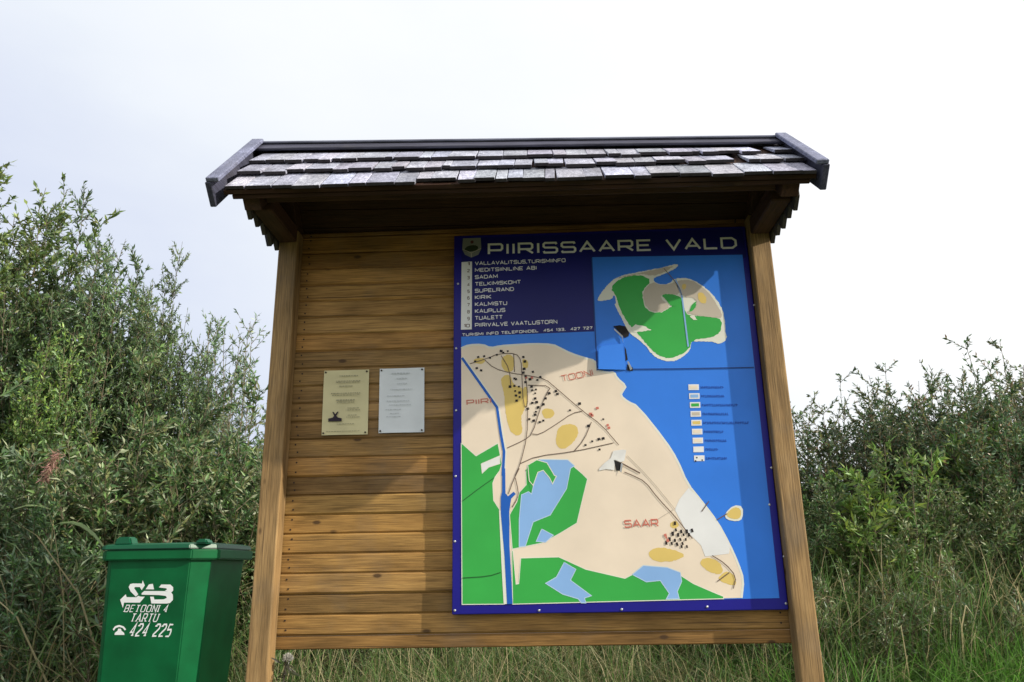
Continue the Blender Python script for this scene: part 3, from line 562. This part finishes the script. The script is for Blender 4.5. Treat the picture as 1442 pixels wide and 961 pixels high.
rings('body', [body_ring(1, .06), body_ring(.0, Z(.063))], BINM, BIN)
rings('rim', [oct_ring(BX0 + .004, BX1, BY0 + .003, BY1, z, .085) for z in (Z(.056), Z(.098))], BINM, BIN, bev=.005)
rings('lid', [oct_ring(BX0 - .002 + d, BX1 - .01 - d, BY0 - .003 + d, BY1 + .005 - d, z, .083) for z, d in ((Z(.1005), 0), (Z(.118), .003), (Z(.126), .03), (Z(.128), .12))], BINL, BIN, bev=.003)
for x0, x1, h in ((-1.7598, -1.6787, .153), (-1.4103, -1.3498, .139)):
    rings('hinge_lug', [[(x0 + d, BY0 + .01, z), (x1 - d, BY0 + .01, z), (x1 - d, BY0 + .07, z), (x0 + d, BY0 + .07, z)] for z, d in ((Z(.119), 0), (Z(h), .012))], BINL, BIN, bev=.006)
for x0 in (BX0 + .03, BX1 - .1):
    o = rings('wheel', [[(x, .32 + .095 * math.cos(a), .097 + .095 * math.sin(a)) for a in [i * math.pi / 10 for i in range(20)]] for x in (x0, x0 + .05)], RUBB, BIN, bev=.004)
rings('foot', [oct_ring(BX0 + .1, BX1 - .11, BY0 + .09, BY0 + .15, z, .01, .01) for z in (.0, .062)], BINM, BIN)
# lettering on the slanted front: photo pixels -> face metres
BP = planar([(150, 789), (257, 789), (240, 961), (143, 961)], [(-1.7744, .0585), (-1.4494, .0507), (-1.4426, -.418), (-1.7451, -.415)])
def bface(pts, ox=140, oy=800, s=8.0083): return [BP(ox + x / s, oy + y / s) for x, y in pts]
def by(z):                   # front face y at height
    t = (Z(.063) - z) / (Z(.063) - .06); return BY0 + .022 + t * .055 * .6 - .0012
def bink(name, polys):
    V = []; F = []
    for k, q in enumerate(polys):
        o = len(V); V += [(x, by(Z(z)) - k * 4e-5, Z(z)) for x, z in q]; F.append(tuple(range(o, o + len(q))))
    o = link(name, pyd(name, V, F), LET); o.parent = BIN; o.matrix_parent_inverse = Matrix.Translation(-Vector(BIN.location)); return o
logo = [[(300, 232), (318, 197), (345, 190), (450, 190), (458, 152), (482, 212), (445, 268), (425, 232), (372, 232), (362, 245), (408, 318), (380, 345), (322, 285)],
        [(205, 382), (268, 318), (278, 352), (385, 352), (408, 335), (435, 345), (480, 345), (425, 415), (250, 415), (236, 478)],
        [(490, 258), (528, 200), (572, 192), (585, 258)],
        [(640, 235), (668, 200), (770, 200), (800, 230), (800, 270), (780, 292), (730, 282), (705, 275), (728, 262), (725, 245)],
        [(445, 305), (475, 278), (700, 278), (775, 290), (795, 320), (795, 380), (760, 418), (725, 424), (553, 424), (540, 345), (580, 345), (588, 378), (690, 375), (728, 358), (715, 335), (640, 325), (445, 322)]]
bink('logo', [bface(q) for q in logo])
bink('telephone_symbol', [bface([(125, 722), (150, 688), (195, 672), (245, 688), (272, 722), (258, 735), (232, 705), (195, 695), (158, 708), (138, 738)]), bface([(145, 785), (150, 762), (178, 738), (185, 715), (215, 715), (222, 738), (250, 762), (254, 785)])])
def bwords(s, p0, p1, h, hw):
    a, b_ = [Vector(q) for q in bface([p0, p1])]; ux = (b_ - a).normalized(); uy = Vector((-ux.y, ux.x)); V, F, wd = text2d(s, hw, .44, True); sx = (b_ - a).length / wd; sy = h / 8.0083 / 322
    v = [a + ux * (x * sx + .28 * yv * sy) + uy * (yv * sy) for x, yv, q in V]
    o = link('lettering', pyd('lettering', [(p.x, by(Z(p.y)) - V[i][2], Z(p.y)) for i, p in enumerate(v)], F), LET); o.parent = BIN; o.matrix_parent_inverse = Matrix.Translation(-Vector(BIN.location))
bwords('BETOONI 4', (250, 520), (718, 520), 66, .10)
bwords('TARTU', (318, 630), (608, 632), 76, .10)
bwords('424 225', (305, 792), (742, 800), 118, .11)
# ---------------------------------------------------------------- vegetation
def leaf_mat(name, bright=1.0, trans=.35, rough=.42, under=(.20, .24, .17), spread=.35):
    mt, t, b = newmat(name)
    at = N(t, 'ShaderNodeAttribute', attribute_name='col'); oi = N(t, 'ShaderNodeObjectInfo'); ge = N(t, 'ShaderNodeNewGeometry')
    hv = N(t, 'ShaderNodeHueSaturation'); mrn = N(t, 'ShaderNodeMapRange'); mrn.inputs[3].default_value = .475; mrn.inputs[4].default_value = .515; t.links.new(oi.outputs['Random'], mrn.inputs[0]); t.links.new(mrn.outputs[0], hv.inputs['Hue'])
    mv = N(t, 'ShaderNodeMath', operation='MULTIPLY'); mv.inputs[1].default_value = 7.31; t.links.new(oi.outputs['Random'], mv.inputs[0]); fr = N(t, 'ShaderNodeMath', operation='FRACT'); t.links.new(mv.outputs[0], fr.inputs[0])
    mb = N(t, 'ShaderNodeMapRange'); mb.inputs[3].default_value = bright * (1 - spread * .7); mb.inputs[4].default_value = bright * (1 + spread); t.links.new(fr.outputs[0], mb.inputs[0]); t.links.new(mb.outputs[0], hv.inputs['Value'])
    t.links.new(at.outputs['Color'], hv.inputs['Color'])
    bf = N(t, 'ShaderNodeMath', operation='MULTIPLY'); bf.inputs[1].default_value = .32; t.links.new(ge.outputs['Backfacing'], bf.inputs[0])
    mu = N(t, 'ShaderNodeMix', data_type='RGBA'); t.links.new(bf.outputs[0], mu.inputs['Factor']); t.links.new(hv.outputs[0], mu.inputs['A']); mu.inputs['B'].default_value = (*under, 1)
    t.links.new(mu.outputs['Result'], b.inputs['Base Color']); b.inputs['Roughness'].default_value = rough; b.inputs['Specular IOR Level'].default_value = .5
    tr = N(t, 'ShaderNodeBsdfTranslucent'); t.links.new(hv.outputs[0], tr.inputs['Color'])
    mx = N(t, 'ShaderNodeMixShader'); mx.inputs[0].default_value = trans; t.links.new(b.outputs[0], mx.inputs[1]); t.links.new(tr.outputs[0], mx.inputs[2])
    t.links.new(mx.outputs[0], t.nodes['Material Output'].inputs['Surface']); return mt
LEAF = leaf_mat('willow_leaf', 1.8, .3, .4); GRASSM = leaf_mat('grass_blade', 1.7, .35, .5, (.16, .2, .08), 0); BARK = plain('shrub_bark', (.17, .14, .095), .85, .2, .3, 30)
def np_mesh(name, V, F, col=None):
    """V (n,3), F (m,3) triangles, col (n,3)"""
    me = bpy.data.meshes.new(name); n, k = len(V), len(F)
    me.vertices.add(n); me.vertices.foreach_set('co', np.ascontiguousarray(V, np.float32).ravel())
    me.loops.add(k * 3); me.loops.foreach_set('vertex_index', np.ascontiguousarray(F, np.int32).ravel())
    me.polygons.add(k); me.polygons.foreach_set('loop_start', np.arange(0, 3 * k, 3, dtype=np.int32)); me.polygons.foreach_set('loop_total', np.full(k, 3, np.int32))
    if col is not None:
        a = me.attributes.new('col', 'FLOAT_COLOR', 'POINT'); a.data.foreach_set('color', np.concatenate([col, np.ones((n, 1))], 1).astype(np.float32).ravel())
    me.update(); me.validate(); return me
def nrm(a): return a / np.maximum(np.linalg.norm(a, axis=1, keepdims=True), 1e-6)
def leaves(P, D, L, W, rng, pal, pw, up=.5):
    n = len(P); D = nrm(D); R = rng.normal(size=(n, 3)); R[:, 2] += up; Nn = nrm(R - D * (R * D).sum(1, keepdims=True)); X = np.cross(D, Nn)
    L = L[:, None]; Wd = W[:, None]
    v = np.stack([P, P + D * L * .42 - X * Wd * .5 + Nn * Wd * .18, P + D * L * .45 - Nn * L * .01, P + D * L * .42 + X * Wd * .5 + Nn * Wd * .18, P + D * L - Nn * L * rng.uniform(0, .22, (n, 1))], 1).reshape(-1, 3)
    b = np.arange(n)[:, None] * 5; f = np.concatenate([b + np.array([0, 2, 1]), b + np.array([0, 3, 2]), b + np.array([1, 2, 4]), b + np.array([2, 3, 4])], 0)
    pal = np.array(pal); c = pal[rng.choice(len(pal), n, p=pw)] * rng.uniform(.7, 1.3, (n, 1)); return v, f, np.repeat(c, 5, 0)
def tubes(chains, rad, sides=4):
    V = []; F = []; o = 0
    for ch, r in zip(chains, rad):
        n = len(ch); T = nrm(np.gradient(ch, axis=0)); A = nrm(np.cross(T, np.tile([.3, .9, .1], (n, 1)))); B = np.cross(T, A)
        for s in range(sides):
            a = 2 * math.pi * s / sides; V.append(ch + (A * math.cos(a) + B * math.sin(a)) * r[:, None])
        for s in range(sides):
            s2 = (s + 1) % sides
            for i in range(n - 1):
                p, q, p2, q2 = o + s * n + i, o + s2 * n + i, o + s * n + i + 1, o + s2 * n + i + 1
                F += [(p, q, q2), (p, q2, p2)]
        o += sides * n
    return np.concatenate(V), np.array(F)
def grow(seed, H, R, nst, ntw, nlf, LL, LW, low, pal, pw, spread=1.0, sharp=.45, twl=.34):
    rng = np.random.default_rng(seed); ch = []; rad = []; P = []; D = []
    for i in range(nst):
        a = rng.uniform(0, 2 * np.pi); rb = .35 * R * math.sqrt(rng.random()); rt = R * math.sqrt(rng.random()) * spread; a2 = a + rng.normal(0, .35)
        h = H * (1 - sharp * (rt / R) ** 1.5) * (rng.uniform(.72, 1.0) if i % 5 else rng.uniform(.98, 1.1)); n = 11; tt = np.linspace(0, 1, n)
        b0 = np.array([rb * math.cos(a), rb * math.sin(a)]); b1 = np.array([rt * math.cos(a2), rt * math.sin(a2)])
        c3 = np.zeros((n, 3)); c3[:, :2] = b0 + (b1 - b0) * (tt[:, None] ** 1.25); c3[:, 2] = h * tt; c3[:, :2] += np.cumsum(rng.normal(0, .012 * H / 2, (n, 2)), 0) * tt[:, None]
        ch.append(c3); rad.append((.0022 + .0035 * H * .6 * (1 - tt)))
        T = nrm(np.gradient(c3, axis=0))
        # leaves on the leading shoot
        k = int(nlf * 2.2); u = rng.uniform(max(low, .45), 1, k) * (n - 1); i0 = np.minimum(u.astype(int), n - 2); fr = (u - i0)[:, None]
        P.append(c3[i0] * (1 - fr) + c3[i0 + 1] * fr); q = rng.normal(size=(k, 3)); D.append(T[i0] * .75 + q * .55)
        for j in range(ntw):
            u = (low + (1 - low) * rng.random() ** .85) * (n - 1) * .985; i0 = min(int(u), n - 2); fr = u - i0; p = c3[i0] * (1 - fr) + c3[i0 + 1] * fr
            ln = (twl * (1.15 - .7 * u / (n - 1)) * rng.uniform(.6, 1.3)) * (H / 3) ** .3; aa = rng.uniform(0, 2 * np.pi); d = np.array([math.cos(aa), math.sin(aa), rng.uniform(.35, 1.2)]); d /= np.linalg.norm(d)
            s = np.linspace(0, 1, 4)[:, None]; tw = p + d * ln * s + np.array([0, 0, .16 * ln]) * s * s; ch.append(tw); rad.append(np.array([.0034, .0026, .0018, .001]))
            k = max(3, int(nlf * rng.uniform(.7, 1.2))); v = rng.uniform(.12, 1, k)[:, None]; P.append(p + d * ln * v + np.array([0, 0, .16 * ln]) * v * v); q = rng.normal(size=(k, 3)); D.append(d * .8 + q * .5)
    P = np.concatenate(P); D = np.concatenate(D); n = len(P)
    lv, lf, lc = leaves(P, D, LL * rng.uniform(.45, 1.3, n), LW * rng.uniform(.6, 1.25, n), rng, pal, pw)
    sv, sf = tubes(ch, rad, 3)
    a = np_mesh('stems', sv, sf); a.materials.append(BARK); b = np_mesh('foliage', lv, lf, lc); b.materials.append(LEAF); return a, b
G1, G2, G3, G4 = (.052, .108, .036), (.085, .15, .042), (.028, .06, .024), (.13, .20, .035); OL, BR, PALE, GY = (.115, .125, .045), (.14, .095, .055), (.25, .28, .17), (.10, .145, .095)
VAR = {
 'tall_a': (grow(1, 3.5, .62, 36, 46, 24, .056, .016, .08, (G1, G2, G3, GY, OL), (.36, .24, .22, .13, .05), 1.0, .2), 3.5),
 'tall_b': (grow(2, 3.2, .55, 32, 42, 22, .054, .015, .08, (G1, G2, G3, GY, OL), (.3, .22, .26, .17, .05), 1.0, .22), 3.2),
 'bright': (grow(3, 3.6, .60, 36, 44, 22, .054, .019, .08, (G2, G4, G1, OL), (.42, .28, .2, .10), 1.0, .2), 3.6),
 'sparse': (grow(4, 2.6, .42, 16, 22, 13, .052, .014, .15, (GY, G1, PALE, OL), (.45, .3, .1, .15), 1.0, .3), 2.6),
 'bush_a': (grow(5, 1.9, .62, 44, 30, 24, .058, .012, .05, (G1, GY, G2, G3, PALE), (.32, .28, .2, .12, .08), 1.1, .3), 1.9),
 'bush_b': (grow(6, 1.8, .60, 44, 28, 24, .050, .014, .05, (OL, G2, G1, G3, PALE), (.26, .3, .22, .12, .10), 1.1, .3), 1.8),
 'dark': (grow(7, 2.1, .66, 42, 32, 22, .044, .015, .05, (G3, OL, BR, G1, GY), (.26, .2, .08, .28, .18), 1.1, .2), 2.1),
 'herb': (grow(8, 1.05, .40, 28, 17, 13, .048, .009, .1, (OL, G2, BR, PALE, GY), (.26, .34, .06, .16, .18), 1.1, .3, .22), 1.05),
 'fresh': (grow(9, 1.5, .26, 14, 20, 16, .058, .016, .1, (G4, G2, (.08, .19, .035)), (.35, .35, .3), 1.0, .3, .26), 1.5),
}
used = {}
def shrub(kind, name, x, y, top, label, group=None, cat='shrub', wide=1.0):
    (sm_, lm), H = VAR[kind]; g = float(gz(x, y)); sc = (top - g) / H
    r = tag(empty(name, (x, y, g)), label, cat, group); r.scale = (sc * wide, sc * wide, sc); r.rotation_euler = (0, 0, random.uniform(0, 6.28))
    link('stems', sm_, None, r); link('foliage', lm, None, r); return r
LW_ = 'grey green willow shrub in the thicket behind the green bin'
GW = 'willow shrubs behind the bin'
shrub('bright', 'willow_shrub', -4.25, 2.1, 4.32, 'tallest yellow green willow shrub in the thicket behind the green bin')
shrub('tall_a', 'willow_shrub', -3.6, 2.1, 3.86, 'tall dense dark green willow shrub standing out above the thicket behind the bin', wide=.8)
shrub('tall_b', 'willow_shrub', -3.18, 2.0, 3.42, LW_, GW, wide=.7)
shrub('tall_a', 'willow_shrub', -2.9, 2.2, 3.38, 'grey green willow shrub with a pointed crown between the dense tall one and the post', None, wide=.6)
shrub('tall_b', 'willow_shrub', -2.58, 2.15, 2.85, LW_, GW, wide=.65)
shrub('sparse', 'willow_shrub', -2.16, 2.1, 2.9, 'thin pale willow shrub with open twigs beside the bin-side post', wide=.8)
shrub('bright', 'willow_shrub', -3.35, 1.75, 2.75, 'low yellow green willow shrub in front of the dense tall one', wide=.8)
for x, y, tp, k in ((-4.75, 1.6, 2.9, 'bush_a'), (-4.0, 1.55, 2.55, 'bush_a'), (-3.2, 1.35, 1.95, 'bush_a'), (-2.6, 1.55, 2.3, 'bush_b'), (-2.05, 1.6, 2.15, 'bush_b'), (-1.6, 1.8, 2.0, 'bush_b'), (-3.7, 1.2, 1.75, 'dark'), (-2.3, 1.15, 1.5, 'herb'), (-2.85, 1.1, 1.55, 'bush_a')):
    lb = {'bush_a': 'bushy grey green willow low in the thicket behind the bin', 'bush_b': 'bushy olive willow low in the thicket behind the bin', 'dark': 'dark brownish bush low in the thicket behind the bin', 'herb': 'short weedy plant close behind the bin'}[k]
    shrub(k, 'willow_bush', x, y, tp, lb, {'bush_a': 'grey green bushes behind the bin', 'bush_b': 'olive bushes behind the bin', 'dark': None, 'herb': None}[k], 'bush')
for x, y, tp, k in ((-5.6, 3.3, 4.0, 'tall_a'), (-4.7, 3.4, 3.9, 'tall_b'), (-3.9, 3.5, 3.5, 'tall_a'), (-3.1, 3.6, 2.8, 'tall_b'), (-2.4, 3.5, 2.4, 'tall_a')):
    shrub(k, 'willow_shrub', x, y, tp, 'willow shrub in the rear row of the thicket behind the bin', 'rear willows behind the bin')
for x, y, tp in ((1.95, 2.9, 2.36), (2.5, 3.0, 2.48), (3.1, 3.0, 2.58), (3.7, 3.0, 2.66), (4.3, 3.1, 2.76), (5.0, 3.2, 2.9), (3.4, 2.5, 2.35), (4.1, 2.4, 2.45)):
    shrub('dark', 'thicket_shrub', x, y, tp, 'dark brownish shrub in the thicket beside the map end of the board', 'dark shrubs beside the map end')
for x, y, tp in ((1.75, 2.2, 1.75), (2.25, 2.0, 1.62), (2.8, 2.1, 1.7), (3.3, 1.9, 1.55), (3.9, 2.0, 1.7), (4.4, 1.8, 1.7), (1.6, 2.8, 2.0)):
    shrub('bush_b', 'willow_bush', x, y, tp, 'olive bush low in the thicket beside the map end of the board', 'olive bushes beside the map end', 'bush')
shrub('fresh', 'leafy_plant', 2.28, 1.75, 1.95, 'fresh bright green leafy plant among dark shrubs near the map-side post', None, 'plant')
shrub('fresh', 'leafy_plant', 3.25, 2.35, 2.25, 'bright green leafy plant rising through the dark shrubs away from the board', None, 'plant', .8)
for x, y, tp in ((1.5, 1.5, 1.05), (1.95, 1.35, .95), (2.45, 1.45, 1.05), (2.95, 1.35, .9), (3.5, 1.4, 1.0), (-.6, 2.0, .95), (.1, 2.2, 1.0), (.75, 2.1, .98), (-1.25, 1.7, 1.05), (1.2, 2.0, 1.15), (-.2, 2.7, 1.2), (.5, 2.8, 1.2)):
    shrub('herb', 'weed_clump', x, y, tp, 'low weedy plant with narrow leaves on the bank behind the notice board', 'weeds on the bank', 'plant')
# grasses: nobody could count them
def blades(rng, n, area_fn, hmin, hmax, wmin, wmax, pal, pw, bend=.5):
    X, Y = area_fn(rng, n); Zg = gz(X, Y) - .02; h = rng.uniform(hmin, hmax, n); a = rng.uniform(0, 2 * np.pi, n); bd = h * rng.uniform(.05, bend, n) * 1.4; wd = rng.uniform(wmin, wmax, n); ph = a + rng.normal(0, .9, n) + np.pi / 2
    V = []; ts = (0, .3, .6, .85)
    for t in ts:
        cx = X + np.cos(a) * bd * t ** 2; cy = Y + np.sin(a) * bd * t ** 2; cz = Zg + h * t - bd * .35 * t ** 3; ww = wd * (1 - t * .75) * .5
        V += [np.stack([cx - np.cos(ph) * ww, cy - np.sin(ph) * ww, cz], 1), np.stack([cx + np.cos(ph) * ww, cy + np.sin(ph) * ww, cz], 1)]
    V.append(np.stack([X + np.cos(a) * bd, Y + np.sin(a) * bd, Zg + h - bd * .4], 1)); v = np.stack(V, 1).reshape(-1, 3); b = np.arange(n)[:, None] * 9
    f = np.concatenate([b + np.array(q) for q in ((0, 1, 3), (0, 3, 2), (2, 3, 5), (2, 5, 4), (4, 5, 7), (4, 7, 6), (6, 7, 8))], 0)
    pal = np.array(pal); cidx = rng.choice(len(pal), n, p=pw); cl = pal[cidx] * rng.uniform(.7, 1.3, (n, 1)); return v, f, np.repeat(cl, 9, 0)
def tufts(x0, x1, y0, y1, nt_, sg):
    def fn(rng, n):
        cx = rng.uniform(x0, x1, nt_); cy = rng.uniform(y0, y1, nt_); k = rng.integers(0, nt_, n); return cx[k] + rng.normal(0, sg, n), cy[k] + rng.normal(0, sg, n)
    return fn
GG, GD, ST, GB = (.07, .15, .035), (.04, .085, .03), (.32, .28, .16), (.09, .24, .035)
rng = np.random.default_rng(11); parts = []
parts.append(blades(rng, 26000, tufts(-5.5, 6, .8, 5.5, 500, .12), .3, .75, .004, .009, (GG, GD, ST, OL), (.38, .26, .2, .16), .9))
parts.append(blades(rng, 16000, tufts(1.3, 4.8, .95, 2.3, 150, .10), .35, .72, .005, .010, (GB, GG, ST, GD), (.4, .36, .12, .12), .9))
parts.append(blades(rng, 15000, tufts(1.4, 5.0, 1.3, 2.7, 190, .14), .5, 1.2, .005, .010, (GG, ST, GD, OL), (.45, .16, .22, .17), .75))
parts.append(blades(rng, 6000, tufts(2.1, 4.2, .9, 1.5, 60, .1), .4, .75, .006, .011, (GB, GG), (.7, .3), .8))
parts.append(blades(rng, 5000, tufts(-4.8, -1.4, 1.0, 1.6, 120, .14), .5, 1.1, .004, .009, (GG, ST, GD, OL), (.4, .2, .25, .15), .7))
parts.append(blades(rng, 6000, tufts(-1.3, 1.3, 1.0, 3.2, 120, .1), .35, .8, .004, .008, (ST, GG, OL, GD), (.36, .3, .2, .14), .95))
parts.append(blades(rng, 9000, tufts(-7, 7, -2.8, 1.0, 500, .1), .06, .2, .003, .006, (GG, GD, ST), (.5, .35, .15)))
V = []; F = []; Cc = []; o = 0
for v, f, cc in parts: V.append(v); F.append(f + o); Cc.append(cc); o += len(v)
gme = np_mesh('meadow_grass', np.concatenate(V), np.concatenate(F), np.concatenate(Cc)); gme.materials.append(GRASSM)
tag(link('meadow_grass', gme), 'tall tangled meadow grass on the bank behind the board', 'grass', kind='stuff')
# dry long stalks and reed leaves tangled through the thicket
parts = [blades(rng, 700, tufts(-4.8, -2.2, .95, 1.4, 120, .1), .7, 1.6, .008, .018, ((.33, .29, .17), (.16, .22, .11), (.38, .30, .17)), (.4, .4, .2), .9),
         blades(rng, 700, tufts(1.6, 4.8, 1.3, 2.2, 120, .12), .5, 1.2, .006, .014, ((.33, .29, .17), (.16, .22, .11), (.38, .30, .17)), (.45, .35, .2), .9)]
V = []; F = []; Cc = []; o = 0
for v, f, cc in parts: V.append(v); F.append(f + o); Cc.append(cc); o += len(v)
me = np_mesh('dry_stalks', np.concatenate(V), np.concatenate(F), np.concatenate(Cc)); me.materials.append(GRASSM)
tag(link('dry_stalks', me), 'pale dry stalks and long blades tangled through the thicket', 'dry grass', kind='stuff')
# one reed with a pinkish plume in front of the thicket
rr = np.random.default_rng(5); REED = tag(empty('reed', (-2.66, .82, float(gz(-2.66, .82)))), 'reed with pinkish brown plume and long drooping leaves behind the bin', 'reed')
st = np.array([[0, 0, 0], [.02, 0, .6], [.03, .01, 1.1], [.0, .0, 1.52]]); v, f = tubes([st], [np.array([.006, .005, .004, .003])], 5); mm = np_mesh('stalk', v, f); mm.materials.append(plain('reed_stalk', (.25, .24, .11), .6)); link('stalk', mm, None, REED)
k = 260; t_ = rr.random(k); P_ = np.stack([-.01 - .05 * t_ + rr.normal(0, .012, k), rr.normal(0, .014, k), 1.62 - .17 * t_ + rr.normal(0, .01, k)], 1); D_ = np.stack([-.4 + rr.normal(0, .5, k), rr.normal(0, .5, k), -.6 + rr.normal(0, .4, k)], 1)
v, f, cc = leaves(P_, D_, np.full(k, .04), np.full(k, .006), rr, ((.26, .16, .12), (.2, .115, .085), (.3, .22, .15)), (.5, .3, .2)); mm = np_mesh('plume', v, f, cc); mm.materials.append(GRASSM); link('plume', mm, None, REED)
for z0, a, L in ((.75, .4, .5), (1.0, 2.8, .55), (1.2, -.3, .45), (1.3, 3.4, .4)):
    pts = [(math.cos(a) * L * q, math.sin(a) * L * .4 * q, z0 + L * (.5 * q - .95 * q * q)) for q in np.linspace(0, 1, 7)]; vv = []
    for i, p in enumerate(pts):
        hw = .013 * math.sin(math.pi * (.12 + .86 * i / 6)); vv += [(p[0], p[1] - hw, p[2] - hw * .5), (p[0], p[1] + hw, p[2] + hw * .5)]
    ff = []
    for i in range(6): ff += [(2 * i, 2 * i + 1, 2 * i + 3), (2 * i, 2 * i + 3, 2 * i + 2)]
    mm = np_mesh('leaf', np.array(vv), np.array(ff), np.tile([.15, .22, .10], (len(vv), 1))); mm.materials.append(GRASSM); link('leaf', mm, None, REED)
# withered thistle by the foot of the board
TH = tag(empty('thistle', (-1.005, -.035, -.03)), 'withered thistle with a pale fluffy head at the foot of the post', 'thistle')
st = np.array([[0, 0, 0], [.012, .0, .3], [-.012, .01, .52], [.0, .0, .655]]); v, f = tubes([st], [np.array([.006, .006, .005, .004])], 5); mm = np_mesh('stalk', v, f); mm.materials.append(plain('withered_stalk', (.06, .05, .035), .85)); link('stalk', mm, None, TH)
k = 500; D_ = rr.normal(size=(k, 3)); D_[:, 2] = np.abs(D_[:, 2]) * 1.2 - .2; D_ = nrm(D_); P_ = np.array([.008, -.003, .655]) + D_ * .008
v, f, cc = leaves(P_, D_, rr.uniform(.012, .02, k), np.full(k, .003), rr, ((.42, .41, .39), (.3, .29, .27)), (.7, .3)); mm = np_mesh('seed_head', v, f, cc); mm.materials.append(GRASSM); link('seed_head', mm, None, TH)
k = 60; D_ = rr.normal(size=(k, 3)); D_[:, 2] -= .3; P_ = np.stack([rr.normal(0, .006, k), rr.normal(0, .006, k), rr.uniform(.45, .65, k)], 1)
v, f, cc = leaves(P_, D_, rr.uniform(.03, .07, k), rr.uniform(.006, .012, k), rr, ((.035, .035, .025), (.09, .085, .06), (.3, .3, .27)), (.6, .3, .1)); mm = np_mesh('leaves', v, f, cc); mm.materials.append(GRASSM); link('leaves', mm, None, TH)
